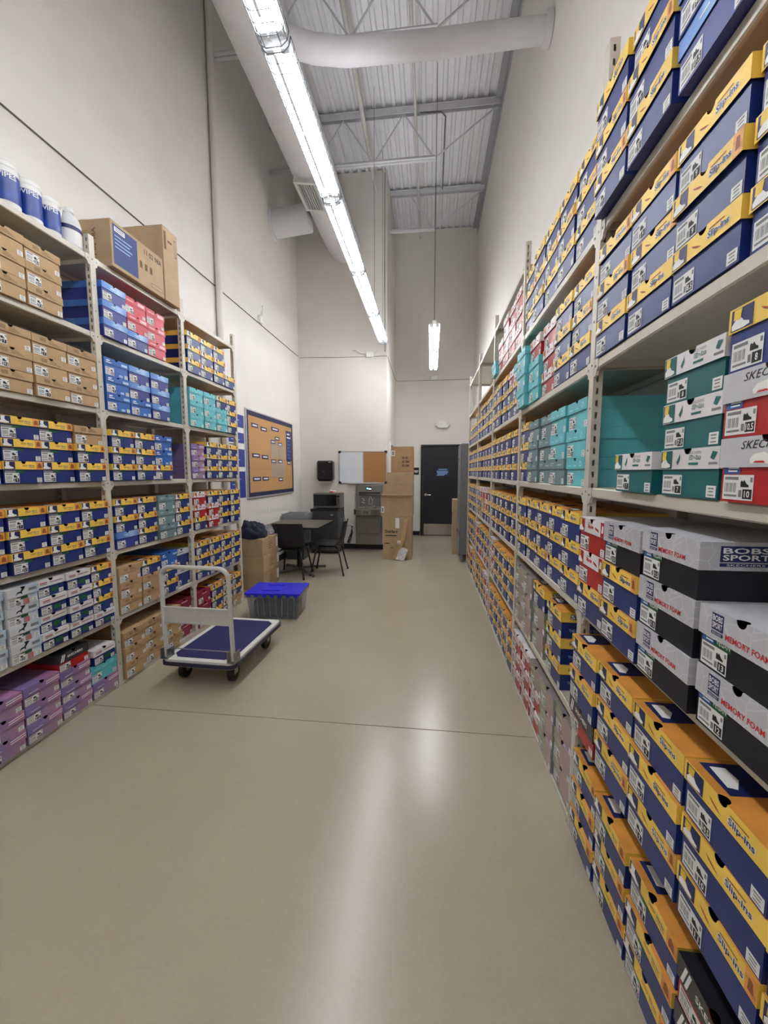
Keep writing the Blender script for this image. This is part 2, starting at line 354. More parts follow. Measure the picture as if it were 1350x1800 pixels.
# ------------------------------------------------------------------ fluorescent lamps with wire guards
TUBE = emit('tube_glow', (250, 252, 255), TUBE_POWER)
LAMPW = mat('lamp_enamel', (232, 234, 234), 0.35)
GUARD = mat('guard_wire', (96, 100, 106), 0.5, 0.2)
def lamp(loc, label, group=None, length=1.22, hang=True, guard=True, off=''):
    t = thing('fluorescent_lamp' + off, label, 'lamp', loc, 0, group)
    h = length / 2
    mb = MB(); mb.prism([(-0.028, 0.065), (0.028, 0.065), (0.03, 0.02), (0.02, 0.016), (-0.02, 0.016), (-0.03, 0.02)], 'y', -h, h, LAMPW); hs = mb.build('housing', t)
    for s in (-1, 1):      # reflector wing added to dim the upper walls, slot added to light the ceiling
        mb = MB(); mb.prism([(s * 0.052, 0.024), (s * 0.052, 0.026), (s * 0.076, 0.013), (s * 0.076, 0.011)][::s], 'y', -h, h, LAMPW)
        for e in (-0.9, 0, 0.9): mb.box(min(s * 0.029, s * 0.053), max(s * 0.029, s * 0.053), e * h - 0.01, e * h + 0.01, 0.024, 0.026, LAMPW)
        mb.build('reflector', hs)
    for s in (-1, 1):
        mb = MB(); mb.cyl((s * 0.052, -h + 0.05, -0.004), (s * 0.052, h - 0.05, -0.004), 0.0145, TUBE, 8); mb.build('tube' + off, t)
    for s in (-1, 1):
        for e in (-1, 1):
            mb = MB(); mb.box(min(s * 0.018, s * 0.066), max(s * 0.018, s * 0.066), e * (h - 0.03) - 0.015, e * (h - 0.03) + 0.015, -0.02, 0.028, LAMPW, 0.003); mb.build('lamp_holder', t)
    if guard:
        mb = MB(); sec = [(-0.085, 0.02), (-0.075, -0.025), (-0.045, -0.05), (0.045, -0.05), (0.075, -0.025), (0.085, 0.02)]
        for p in sec: mb.cyl((p[0], -h, p[1]), (p[0], h, p[1]), 0.0026, GUARD, 4)
        k = 21
        for i in range(k + 1):
            y = -h + length * i / k
            mb.tube([(p[0], y, p[1]) for p in sec], 0.0026 if 0 < i < k else 0.004, GUARD, 4)
        g = mb.build('wire_guard', t); g['kind'] = 'stuff'
    if hang:
        for e in (-1, 1):
            mb = MB(); mb.cyl((0, e * (h - 0.1), 0.07), (0, e * (h - 0.1), Z_C - loc[2]), 0.003, GUARD, 5); mb.build('hanger', t)
    return t
LX, LZ = -0.86, 3.83
ordn = ['first', 'second', 'third', 'fourth', 'fifth', 'sixth', 'seventh', 'eighth', 'ninth']
for i in range(8):
    lamp((LX, 6.67 - i * 1.25, LZ), 'lit caged twin tube lamp, %s in the row from the whiteboard wall' % ordn[i], 'row of caged lamps over the aisle', hang=(i in (0, 4, 7)), off='_offscreen' if i > 4 else '')
t = lamp((0.03, 6.42, 3.56), 'lit twin tube lamp hung near the dark door, end towards the aisle', 'pair of lamps near the door', 1.2, hang=False, guard=False)
mb = MB(); mb.cyl((0, -0.5, 0.07), (0, -0.5, Z_C - 3.56), 0.004, WIRE, 5); mb.build('hanger', t)
t = lamp((0.03, 7.65, 3.56), 'lit twin tube lamp hung near the dark door, end towards the door', 'pair of lamps near the door', 1.2, hang=False, guard=False)
mb = MB(); mb.cyl((0, 0.5, 0.07), (0, 0.5, Z_C - 3.56), 0.004, WIRE, 5); mb.build('hanger', t)

# ------------------------------------------------------------------ steel racks
SHELF_Z = [0.03, 0.505, 0.978, 1.46, 1.94, 2.425, 2.905]
XL_F, XR_F = -2.18, 0.607
D_L, D_R = 0.365, 0.361
POST_L = [1.545, 2.478, 3.412, 4.345]
POST_R = [0.41, 1.65, 2.89, 4.14, 5.39, 6.64]
PW = 0.042
def post_mesh(depth=0.034, h=3.03):
    """hollow square post, front towards -y, with punched slots in both sides and round-ish holes in front"""
    mb = MB(); p = PW / 2
    def panel(P, u0, u1, c0, c1, holes):
        q = lambda a0, a1, b0, b1: mb.poly([P(a0, b0), P(a1, b0), P(a1, b1), P(a0, b1)], RACKM)
        q(u0, c0, 0, h); q(c1, u1, 0, h); z = 0.0
        for z0, z1 in holes: q(c0, c1, z, z0); z = z1
        q(c0, c1, z, h)
    slots = []; z = 0.06
    while z < h - 0.03: slots.append((z, z + 0.022)); z += 0.045
    dots = []; z = 0.16
    while z < h - 0.03: dots.append((z, z + 0.008)); z += 0.16
    c = -depth * 0.55
    panel(lambda u, z: (p, u, z), -depth, 0, c - 0.004, c + 0.004, slots)
    panel(lambda u, z: (-p, -depth - u, z), -depth, 0, -depth - c - 0.004, -depth - c + 0.004, slots)
    panel(lambda u, z: (u, -depth, z), -p, p, -0.004, 0.004, dots)
    mb.poly([(p, 0, 0), (-p, 0, 0), (-p, 0, h), (p, 0, h)], RACKM)
    mb.poly([(-p, -depth, h), (p, -depth, h), (p, 0, h), (-p, 0, h)], RACKM); mb.poly([(-p, 0, 0), (p, 0, 0), (p, -depth, 0), (-p, -depth, 0)], RACKM)
    return mb.mesh('post')
def shelf_mesh(w, d, kick=False):
    """sheet steel shelf: tray, rolled front lip and rounded corner clips; front towards -y, top at z=0"""
    mb = MB(); lip = 0.036; h = w / 2
    mb.box(-h, h, 0.004, d, -0.004, 0, RACKM)
    mb.prism([(0.0, -0.004), (0.004, 0.0), (0.012, 0.0), (0.012, -lip), (0.004, -lip), (0.0, -lip + 0.004)], 'x', -h, h, RACKM)
    mb.box(-h, h, d - 0.006, d, -0.03, -0.004, RACKM)
    for s in (-1, 1):
        mb.box(s * h - (0.004 if s > 0 else 0), s * h + (0.004 if s < 0 else 0), 0.012, d - 0.006, -0.03, -0.004, RACKM)
        pts = [(s * h, 0.0), (s * (h - 0.03), 0.0), (s * (h - 0.03), -lip), (s * (h - 0.018), -lip - 0.008), (s * (h - 0.012), -lip - 0.024), (s * h, -lip - 0.028)]
        mb.prism(pts if s < 0 else pts[::-1], 'y', -0.003, 0.008, RACKM)
        mb.box(s * (h - 0.012) - 0.0035, s * (h - 0.012) + 0.0035, -0.0055, -0.003, -0.03, -0.023, STEEL)
    return mb.mesh('shelf')
POSTM = post_mesh()
def rack(name, label, xf, posts, d, rz, tops, mids):
    t = thing(name, label, 'shelving rack', (xf, posts[0], 0), 0)
    sgn = 1 if rz > 0 else -1            # left rack front faces +x, other rack front faces -x
    for p in posts:
        for back in (0, 1):
            o = put('post', POSTM, t); o.rotation_euler = (0, 0, rz + (PI if back else 0))
            o.location = (-sgn * (0.0 + 0.034) if not back else -sgn * (d - 0.034), p - posts[0], 0)
    cache = {}
    for i in range(len(posts) - 1):
        w = round(posts[i + 1] - posts[i] - PW - 0.002, 3)
        if w not in cache: cache[w] = (shelf_mesh(w, d - 0.006), shelf_mesh(w, d - 0.006, True))
        for k, z in enumerate(SHELF_Z):
            if k == 6 and not tops[i]: continue
            o = put('shelf', cache[w][1 if k == 0 else 0], t); o.rotation_euler = (0, 0, rz); o.location = (-sgn * 0.004, (posts[i] + posts[i + 1]) / 2 - posts[0], z)
        if mids:
            mb = MB(); mb.box(-0.015, 0.015, -0.003, 0.003, 0.05, 2.88, RACKM)
            o = mb.build('back_strut', t); o.rotation_euler = (0, 0, rz); o.location = (-sgn * (d - 0.002), (posts[i] + posts[i + 1]) / 2 - posts[0], 0)
    for p in posts:                        # side tie bars
        for z in (0.47, 1.42, 2.39):
            mb = MB(); mb.box(-(d - 0.068) / 2, (d - 0.068) / 2, -0.002, 0.002, -0.012, 0.012, RACKM)
            o = mb.build('tie_bar', t); o.location = (-sgn * d / 2, p - posts[0], z)
    return t
rack('steel_rack', 'beige steel shelving rack of three bays beside the platform trolley', XL_F, POST_L, D_L, PI / 2, [True] * 3, True)
rack('steel_rack', 'long beige steel shelving rack of five bays ending at the lockers', XR_F, POST_R, D_R, -PI / 2, [False, False, True, True, True], True)

# ------------------------------------------------------------------ shoe boxes
def boxmat(n, c, rough=0.36, var=0.05, **k): return mat(n, c, rough, var=var, scale=18, rand=0.07, **k)
NAVY = boxmat('box_navy', (28, 46, 114)); YEL = boxmat('box_yellow', (245, 204, 86), 0.42); YTOP = mat('box_orange_top', (214, 146, 66), 0.4, var=0.25, scale=9)
RIDGE = boxmat('box_dark_navy', (22, 30, 62))
KRAFT = mat('box_kraft', (184, 152, 112), 0.7, var=0.06, scale=10, rand=0.05)
KRAFTP = mat('box_kraft_print', (150, 122, 88), 0.7, var=0.15, scale=120)
TURQ = boxmat('box_turquoise', (98, 190, 200), 0.45); TURQL = mat('box_turquoise_ink', (160, 220, 226), 0.5)
SKYB = gradient('box_sky_print', [(0.0, (70, 120, 200)), (0.45, (120, 165, 222)), (0.7, (165, 195, 235)), (1.0, (95, 140, 210))])
ROYAL = boxmat('box_royal', (48, 60, 138))
MIDB = boxmat('box_mid_blue', (40, 98, 180)); CRIM = boxmat('box_crimson', (196, 40, 66))
RED = boxmat('box_red', (172, 34, 34)); WLID = boxmat('box_white', (226, 222, 224), 0.45); GLID = boxmat('box_silver_grey', (196, 196, 202), 0.4)
MAUVE = gradient('box_mauve_print', [(0.0, (138, 112, 156)), (0.5, (156, 128, 162)), (1.0, (168, 132, 152))], noise_amt=0.8)
VIOLET = gradient('box_violet_print', [(0.0, (128, 114, 172)), (0.45, (146, 118, 168)), (1.0, (176, 120, 158))], noise_amt=0.9)
SLATE = boxmat('box_slate_teal', (108, 136, 140), 0.5); SLATEL = mat('slate_ink', (170, 190, 192), 0.5)
TEAL = boxmat('box_deep_teal', (18, 96, 98), 0.45); CHAR = boxmat('box_charcoal', (58, 56, 58), 0.4); BLK = boxmat('box_black', (12, 16, 28), 0.5)
MAROON = boxmat('box_maroon', (138, 30, 58)); PALE = gradient('box_pale_print', [(0.0, (214, 214, 216)), (0.6, (206, 212, 222)), (1.0, (170, 196, 214))])
def crackle():
    m = boxmat('box_crackle_grey', (188, 188, 194), 0.4); nt = m.node_tree; b = nt.nodes['Principled BSDF']
    tc = nt.nodes.new('ShaderNodeTexCoord'); vo = nt.nodes.new('ShaderNodeTexVoronoi'); vo.feature = 'DISTANCE_TO_EDGE'; vo.inputs['Scale'].default_value = 22
    nt.links.new(tc.outputs['Object'], vo.inputs['Vector'])
    mr = nt.nodes.new('ShaderNodeMapRange'); mr.inputs['From Max'].default_value = 0.035; mr.inputs['To Min'].default_value = 1; mr.inputs['To Max'].default_value = 0; nt.links.new(vo.outputs['Distance'], mr.inputs['Value'])
    mx = nt.nodes.new('ShaderNodeMix'); mx.data_type = 'RGBA'; mx.inputs['B'].default_value = rgb((210, 210, 216))
    src = b.inputs['Base Color'].links[0].from_socket
    nt.links.new(src, mx.inputs['A']); nt.links.new(mr.outputs[0], mx.inputs['Factor']); nt.links.new(mx.outputs['Result'], b.inputs['Base Color'])
    return m
CRACK = crackle()
def foil():
    m = bpy.data.materials.new('holographic_foil'); m.use_nodes = True; nt = m.node_tree; b = nt.nodes['Principled BSDF']
    b.inputs['Base Color'].default_value = rgb((150, 147, 145)); b.inputs['Roughness'].default_value = 0.2; b.inputs['IOR'].default_value = 2.4
    tc = nt.nodes.new('ShaderNodeTexCoord'); nz = nt.nodes.new('ShaderNodeTexNoise'); nz.inputs['Scale'].default_value = 4
    nt.links.new(tc.outputs['Object'], nz.inputs['Vector'])
    mr = nt.nodes.new('ShaderNodeMapRange'); mr.inputs['To Min'].default_value = 320; mr.inputs['To Max'].default_value = 760
    nt.links.new(nz.outputs['Fac'], mr.inputs['Value']); nt.links.new(mr.outputs[0], b.inputs['Thin Film Thickness']); b.inputs['Thin Film IOR'].default_value = 1.4
    return m
FOIL = foil()


class Face:
    """draws flat print on a carton face: s,t in 0..1 over the rectangle"""
    def __init__(s, mb, o, ux, uz, w, h): s.mb = mb; s.o = Vector(o); s.ux = Vector(ux); s.uz = Vector(uz); s.w = w; s.h = h; s.n = s.ux.cross(s.uz)
    def P(s, a, b, lift=0.0): return s.o + s.ux * (a * s.w) + s.uz * (b * s.h) + s.n * lift
    def rect(s, a0, b0, a1, b1, m, l=0): s.mb.poly([s.P(a0, b0, l), s.P(a1, b0, l), s.P(a1, b1, l), s.P(a0, b1, l)], m)
    def poly(s, pts, m, l=0): s.mb.poly([s.P(a, b, l) for a, b in pts], m)
    def text(s, t, a, b, h, m, width=None, align='l', bold=0.0, shear=0.0, l=0.0):
        s.mb.text(t, s.P(a, b, l), s.ux, s.uz, h * s.h, m, None if width is None else width * s.w, align, bold, shear)
L1, L2, L3 = 0.0003, 0.0006, 0.0009
def figure(F, a, b, w, h, panel, leg=YELLOWI, shoe=WHITEI):
    """printed panel of a foot stepping into a slip-on shoe"""
    f = lambda pts, m, l: F.poly([(a + x * w, b + y * h) for x, y in pts], m, l)
    f([(0, 0), (1, 0), (1, 1), (0, 1)], shoe if panel is None else panel, 0)
    f([(0.05, 0.05), (0.6, 0.04), (0.86, 0.1), (0.84, 0.24), (0.6, 0.34), (0.46, 0.55), (0.2, 0.5), (0.04, 0.28)], shoe, L1)
    f([(0.12, 0.5), (0.44, 0.5), (0.5, 0.97), (0.14, 0.97)], leg, L2)
def art(kind, F, near, v=0):
    """lid front print"""
    if kind == 'Y':
        figure(F, 0.03, 0.06, 0.24, 0.86, NAVYI)
        F.poly([(0.345, 0.56), (0.4, 0.46), (0.45, 0.36), (0.5, 0.22), (0.43, 0.3), (0.375, 0.42)], BROWNI)
        F.poly([(0.36, 0.52), (0.41, 0.44), (0.46, 0.32), (0.42, 0.36)], REDI, L1)
        if near:
            F.rect(0.6, 0.66, 0.8, 0.72, BROWNI)
            F.text('Slip-ins', 0.575, 0.17, 0.46, WHITEI, 0.3, bold=0.085); F.text('Slip-ins', 0.585, 0.2, 0.4, NAVYI, 0.28, bold=0.02, l=L1)
        else: F.rect(0.62, 0.25, 0.8, 0.6, NAVYI)
        if v: F.rect(0.88, 0.02, 0.995, 0.98, ORANGEI); F.poly([(0.91, 0.25), (0.97, 0.25), (0.96, 0.75), (0.92, 0.8)], BROWNI, L1)
    elif kind == 'V':
        figure(F, 0.02, 0.04, 0.26, 0.9, NAVYI, WHITEI)
        F.rect(0.46, 0.5, 0.6, 0.56, BROWNI); F.rect(0.46, 0.36, 0.58, 0.41, BROWNI)
        if near: F.text('Slip-ins', 0.62, 0.36, 0.26, INKG, 0.15, bold=0.03); F.rect(0.62, 0.22, 0.77, 0.28, INKG)
        else: F.rect(0.62, 0.28, 0.77, 0.56, INKG)
        F.rect(0.82, 0.01, 0.995, 0.99, ORANGEI); F.poly([(0.86, 0.2), (0.96, 0.2), (0.95, 0.7), (0.9, 0.85), (0.86, 0.6)], BROWNI, L1)
    elif kind == 'K':
        F.rect(0.22, 0.3, 0.38, 0.75, KRAFTP); 
        for k in range(4): F.rect(0.46, 0.22 + k * 0.14, 0.78 - 0.06 * k, 0.3 + k * 0.14, KRAFTP)
    elif kind == 'T':
        F.rect(0.12, 0.25, 0.32, 0.36, TURQL); F.rect(0.42, 0.25, 0.6, 0.36, TURQL)
        F.poly([(0.8 + 0.06 * math.cos(k * PI / 6), 0.45 + 0.27 * math.sin(k * PI / 6)) for k in range(12)], TURQL)
        F.poly([(0.8 + 0.035 * math.cos(k * PI / 6), 0.45 + 0.15 * math.sin(k * PI / 6)) for k in range(12)], TURQ, L1)
    elif kind == 'G':
        F.rect(0.1, 0.55, 0.34, 0.68, SLATEL); F.rect(0.1, 0.38, 0.28, 0.46, SLATEL); F.rect(0.6, 0.35, 0.85, 0.5, SLATEL)
    elif kind == 'U':
        F.poly([(0.08, 0.45), (0.22, 0.5), (0.24, 0.68), (0.1, 0.66)], WHITEI); F.rect(0.08, 0.2, 0.3, 0.33, WHITEI)
        F.rect(0.7, 0.22, 0.95, 0.62, mat('pale_blue_ink', (170, 200, 235), 0.5))
    elif kind == 'B': F.rect(0.35, 0.4, 0.5, 0.5, WHITEI)
    elif kind == 'C': F.rect(0.1, 0.35, 0.4, 0.55, mat('pink_ink', (240, 190, 196), 0.5)); F.rect(0.6, 0.25, 0.92, 0.75, mat('pink_ink', (240, 190, 196), 0.5))
    elif kind == 'W':
        figure(F, 0.01, 0.03, 0.22, 0.9, RED)
        if near: F.text('Slip-ins', 0.36, 0.28, 0.36, REDI, 0.22, bold=0.04)
        else: F.rect(0.36, 0.3, 0.55, 0.6, REDI)
        F.rect(0.36, 0.7, 0.55, 0.75, INKG); F.poly([(0.64, 0.55), (0.76, 0.45), (0.8, 0.25), (0.7, 0.35), (0.65, 0.42)], RED)
        F.rect(0.85, 0.02, 0.995, 0.98, RED); F.poly([(0.88, 0.3), (0.94, 0.3), (0.95, 0.75), (0.9, 0.8)], WHITEI, L1)
    elif kind == 'H':
        F.rect(0.1, 0.5, 0.36, 0.62, REDI); F.rect(0.1, 0.3, 0.36, 0.42, INKG); F.rect(0.46, 0.42, 0.92, 0.54, mat('ink_rust', (130, 110, 110), 0.5))
    elif kind == 'D':
        F.poly([(0.25, 0.15), (0.3, 0.5), (0.4, 0.55), (0.46, 0.85), (0.52, 0.7), (0.45, 0.45), (0.46, 0.12), (0.4, 0.35), (0.33, 0.35)], INK); F.rect(0.66, 0.35, 0.92, 0.7, INKG)
    elif kind == 'P':
        F.poly([(0.6, 0.55), (0.98, 0.62), (0.98, 0.72), (0.6, 0.65)], WHITEI); F.poly([(0.6, 0.3), (0.98, 0.37), (0.98, 0.47), (0.6, 0.4)], WHITEI)
        F.poly([(0.14, 0.2), (0.4, 0.24), (0.4, 0.3), (0.14, 0.26)], WHITEI)
    elif kind == 'M': F.rect(0.3, 0.4, 0.7, 0.55, mat('pink_ink', (240, 190, 196), 0.5))
    elif kind == 'S':
        F.poly([(0.06, 0.1), (0.1, 0.1), (0.16, 0.88), (0.12, 0.88)], WHITEI); F.poly([(0.12, 0.1), (0.16, 0.1), (0.22, 0.88), (0.18, 0.88)], WHITEI)
        if near: F.text('SKECHERS', 0.28, 0.35, 0.28, WHITEI, 0.5, bold=0.02)
    elif kind == 'E':
        figure(F, 0.01, 0.03, 0.22, 0.92, TEAL)
        F.poly([(0.31, 0.35), (0.35, 0.6), (0.37, 0.8), (0.375, 0.5), (0.34, 0.2)], TEALI)
        F.text('SKECHERS', 0.53, 0.72, 0.13, INKG, 0.2); F.text('Slip-ins', 0.53, 0.38, 0.3, TEALI, 0.2, bold=0.08); F.text('Slip-ins', 0.535, 0.405, 0.25, WHITEI, 0.19, bold=0.005, l=L1)
        F.rect(0.53, 0.2, 0.69, 0.31, TEALI); F.poly([(0.87, 0.5), (0.92, 0.4), (0.95, 0.6), (0.97, 0.75), (0.9, 0.8)], TEALI); F.rect(0.85, 0.2, 0.98, 0.3, INKG)
    elif kind == 'Z':
        F.text('SKECHERS', 0.24, 0.6, 0.26, INK, 0.5, shear=0.3)
        F.poly([(0.35, 0.12), (0.55, 0.1), (0.66, 0.14), (0.64, 0.26), (0.55, 0.34), (0.48, 0.48), (0.38, 0.42), (0.34, 0.26)], WHITEI); F.poly([(0.38, 0.14), (0.5, 0.13), (0.48, 0.2), (0.4, 0.2)], REDI, L1)
    elif kind == 'N':
        F.rect(0.17, 0.34, 0.31, 0.9, NAVYI); F.text('BOBS', 0.18, 0.64, 0.2, WHITEI, 0.12, bold=0.02, l=L1); F.text('SPORT', 0.18, 0.4, 0.2, WHITEI, 0.12, bold=0.02, l=L1)
        F.rect(0.17, 0.18, 0.31, 0.29, NAVYI); F.text('SKECHERS', 0.185, 0.205, 0.06, WHITEI, 0.11, l=L1)
        F.text('MEMORY FOAM', 0.34, 0.18, 0.2, REDI, 0.46, bold=0.02)
    elif kind == 'I': F.rect(0.2, 0.35, 0.45, 0.48, SLATEL)
    elif kind == 'O': F.rect(0.3, 0.4, 0.6, 0.5, INK)
#        name, words, body, lid, lid top, (w, l, h, lid h)
KINDS = {
 'Y': ('yellow_lid_shoe_box', 'yellow-lidded navy shoe box', NAVY, YEL, YTOP, (0.224, 0.33, 0.124, 0.047)),
 'V': ('orange_patch_shoe_box', 'orange-patched yellow-lidded shoe box', NAVY, YEL, YTOP, (0.22, 0.33, 0.12, 0.044)),
 'K': ('kraft_shoe_box', 'plain kraft shoe box', KRAFT, KRAFT, KRAFT, (0.212, 0.33, 0.116, 0.045)),
 'T': ('turquoise_shoe_box', 'turquoise shoe box', TURQ, TURQ, TURQ, (0.214, 0.32, 0.118, 0.046)),
 'B': ('sky_blue_shoe_box', 'sky-lidded royal shoe box', ROYAL, SKYB, SKYB, (0.214, 0.33, 0.12, 0.044)),
 'U': ('blue_shoe_box', 'mid-blue shoe box', MIDB, MIDB, MIDB, (0.214, 0.33, 0.12, 0.044)),
 'C': ('crimson_shoe_box', 'crimson shoe box', CRIM, CRIM, CRIM, (0.214, 0.33, 0.12, 0.044)),
 'W': ('white_lid_red_shoe_box', 'white-lidded red shoe box', RED, WLID, WLID, (0.22, 0.33, 0.122, 0.052)),
 'H': ('white_lid_navy_shoe_box', 'white-lidded navy shoe box', NAVY, WLID, WLID, (0.17, 0.3, 0.106, 0.044)),
 'D': ('pale_shoe_box', 'pale dog-printed shoe box', PALE, PALE, PALE, (0.17, 0.3, 0.106, 0.048)),
 'P': ('purple_shoe_box', 'purple shoe box', MAUVE, VIOLET, VIOLET, (0.212, 0.33, 0.11, 0.05)),
 'G': ('slate_shoe_box', 'slate-teal shoe box', SLATE, SLATE, SLATE, (0.214, 0.32, 0.12, 0.046)),
 'S': ('charcoal_lid_shoe_box', 'charcoal-lidded red shoe box', RED, CHAR, BLK, (0.224, 0.33, 0.122, 0.06)),
 'N': ('crackle_lid_shoe_box', 'grey-lidded black shoe box', BLK, CRACK, GLID, (0.236, 0.335, 0.13, 0.062)),
 'E': ('teal_shoe_box', 'white-lidded teal shoe box', TEAL, WLID, WLID, (0.206, 0.32, 0.114, 0.048)),
 'Z': ('silver_lid_shoe_box', 'silver-lidded red shoe box', RED, GLID, GLID, (0.226, 0.33, 0.126, 0.058)),
 'I': ('holographic_shoe_box', 'shiny holographic shoe box', FOIL, FOIL, FOIL, (0.224, 0.33, 0.128, 0.05)),
 'M': ('maroon_shoe_box', 'maroon shoe box', MAROON, MAROON, MAROON, (0.212, 0.33, 0.118, 0.046)),
 'O': ('grey_lid_navy_shoe_box', 'grey-lidded navy shoe box', NAVY, GLID, GLID, (0.212, 0.3, 0.17, 0.05)),
}
FRONT = lambda mb, w, l, z0, h, off: Face(mb, (-w / 2, -l / 2 - off, z0), (1, 0, 0), (0, 0, 1), w, h)
def shoe_shape(F, a, b, w, h, m, l):
    F.poly([(a + x * w, b + y * h) for x, y in ((0, 0), (1, 0), (1, 0.28), (0.72, 0.45), (0.45, 0.95), (0.3, 0.7), (0.12, 0.9), (0.0, 0.7))], m, l)
CACHE = {}
def body_mesh(k, near):
    key = ('body', k, near)
    if key in CACHE: return CACHE[key]
    nm, wd, body, lid, top, (w, l, h, hl) = KINDS[k]
    mb = MB(); a, c, t = w / 2, l / 2, h - 0.003; r = (0.0135 if k != 'B' else 0.01) + 0.002   # open tray, thumb notch cut in its front wall
    mb.poly([(-a, -c, 0), (a, -c, 0), (a, -c, t)] + [(r * math.cos(PI * i / 8), -c, t - r * math.sin(PI * i / 8)) for i in range(9)] + [(-a, -c, t)], body)
    mb.poly([(a, -c, 0), (a, c, 0), (a, c, t), (a, -c, t)], body); mb.poly([(-a, c, 0), (-a, -c, 0), (-a, -c, t), (-a, c, t)], body)
    mb.poly([(a, c, 0), (-a, c, 0), (-a, c, t), (a, c, t)], body); mb.poly([(-a, -c, 0), (-a, c, 0), (a, c, 0), (a, -c, 0)], body)
    if near and k in 'YN':
        for s in (-1, 1):
            F = Face(mb, (s * (w / 2 + 0.0008), -s * l / 2, 0), (0, s, 0), (0, 0, 1), l, h - hl)
            if k == 'Y': F.text('THE COMFORT TECHNOLOGY COMPANY', 0.1, 0.4, 0.17, mat('pale_blue_ink', (170, 200, 235), 0.5), 0.84)
    if k == 'V' and near:
        F = FRONT(mb, w, l, 0, h - hl, 0.0006); F.rect(0.03, 0.74, 0.3, 0.92, INKG); F.rect(0.3, 0.74, 0.52, 0.92, GREENI)
    if k == 'H' and near:
        F = FRONT(mb, w, l, 0, h - hl, 0.0006); F.rect(0.5, 0.3, 0.78, 0.75, GREENI)
    if k == 'D' and near:
        F = FRONT(mb, w, l, 0, h - hl, 0.0006); F.rect(0.3, 0.62, 0.66, 0.9, GREENI); F.rect(0.5, 0.05, 0.7, 0.6, mat('ink_dusty_rose', (176, 120, 130), 0.5)); F.rect(0.64, 0.1, 0.7, 0.5, mat('ink_coral', (206, 100, 80), 0.5), L1)
    if k in 'U' and near:
        F = FRONT(mb, w, l, 0, h - hl, 0.0006); F.rect(0.6, 0.1, 0.76, 0.3, mat('pale_blue_ink', (170, 200, 235), 0.5))
    CACHE[key] = mb.mesh('shoe_box_body'); return CACHE[key]
def lid_mesh(k, near, v=0):
    key = ('lid', k, near, v)
    if key in CACHE: return CACHE[key]
    nm, wd, body, lid, top, (w, l, h, hl) = KINDS[k]
    mb = MB(); ov = 0.0035; W = w / 2 + ov; Lh = l / 2 + ov; z0 = 0.0; z1 = hl; r = 0.0135 if k != 'B' else 0.01
    arc = [(r * math.cos(a), r * math.sin(a)) for a in [PI * i / 8 for i in range(9)]]
    mb.poly([(-W, -Lh, z0), (W, -Lh, z0), (W, -Lh, z1)] + [(x, -Lh, z1 - y) for x, y in arc] + [(-W, -Lh, z1)], lid)
    mb.poly([(-W, -Lh, z1)] + [(-x, -Lh + y, z1) for x, y in arc] + [(W, -Lh, z1), (W, Lh, z1), (-W, Lh, z1)], top)
    mb.poly([(W, -Lh, z0), (W, Lh, z0), (W, Lh, z1), (W, -Lh, z1)], lid); mb.poly([(-W, Lh, z0), (-W, -Lh, z0), (-W, -Lh, z1), (-W, Lh, z1)], lid)
    mb.poly([(W, Lh, z0), (-W, Lh, z0), (-W, Lh, z1), (W, Lh, z1)], lid)
    art(k, Face(mb, (-W, -Lh - 0.0006, z0), (1, 0, 0), (0, 0, 1), 2 * W, hl), near, v)
    if near:
        for s in (-1, 1):
            F = Face(mb, (s * (W + 0.0006), -s * Lh, 0), (0, s, 0), (0, 0, 1), 2 * Lh, hl)
            if k == 'Y': F.text('Slip-ins', 0.12, 0.18, 0.62, NAVYI, 0.4, bold=0.09); F.text('Slip-ins', 0.13, 0.24, 0.5, WHITEI, 0.38, bold=0.02, l=L1)
            if k == 'N':
                F.rect(0.12, 0.3, 0.42, 0.86, NAVYI); F.text('BOBS', 0.135, 0.6, 0.2, WHITEI, 0.27, bold=0.02, l=L1); F.text('SPORT', 0.135, 0.36, 0.2, WHITEI, 0.27, bold=0.02, l=L1); F.rect(0.12, 0.14, 0.42, 0.26, NAVYI); F.text('SKECHERS', 0.16, 0.165, 0.07, WHITEI, 0.22, l=L1)
        if k in 'YV':
            F = Face(mb, (-W, -Lh, z1 + 0.0006), (1, 0, 0), (0, 1, 0), 2 * W, 2 * Lh)
            F.poly([(0.05, 0.06), (0.46, 0.06), (0.44, 0.3), (0.24, 0.36), (0.05, 0.3)], NAVYI); F.poly([(0.1, 0.1), (0.36, 0.09), (0.38, 0.14), (0.26, 0.2), (0.11, 0.19)], WHITEI, L1); F.rect(0.3, 0.55, 0.7, 0.62, BROWNI)
    CACHE[key] = mb.mesh('lid'); return CACHE[key]
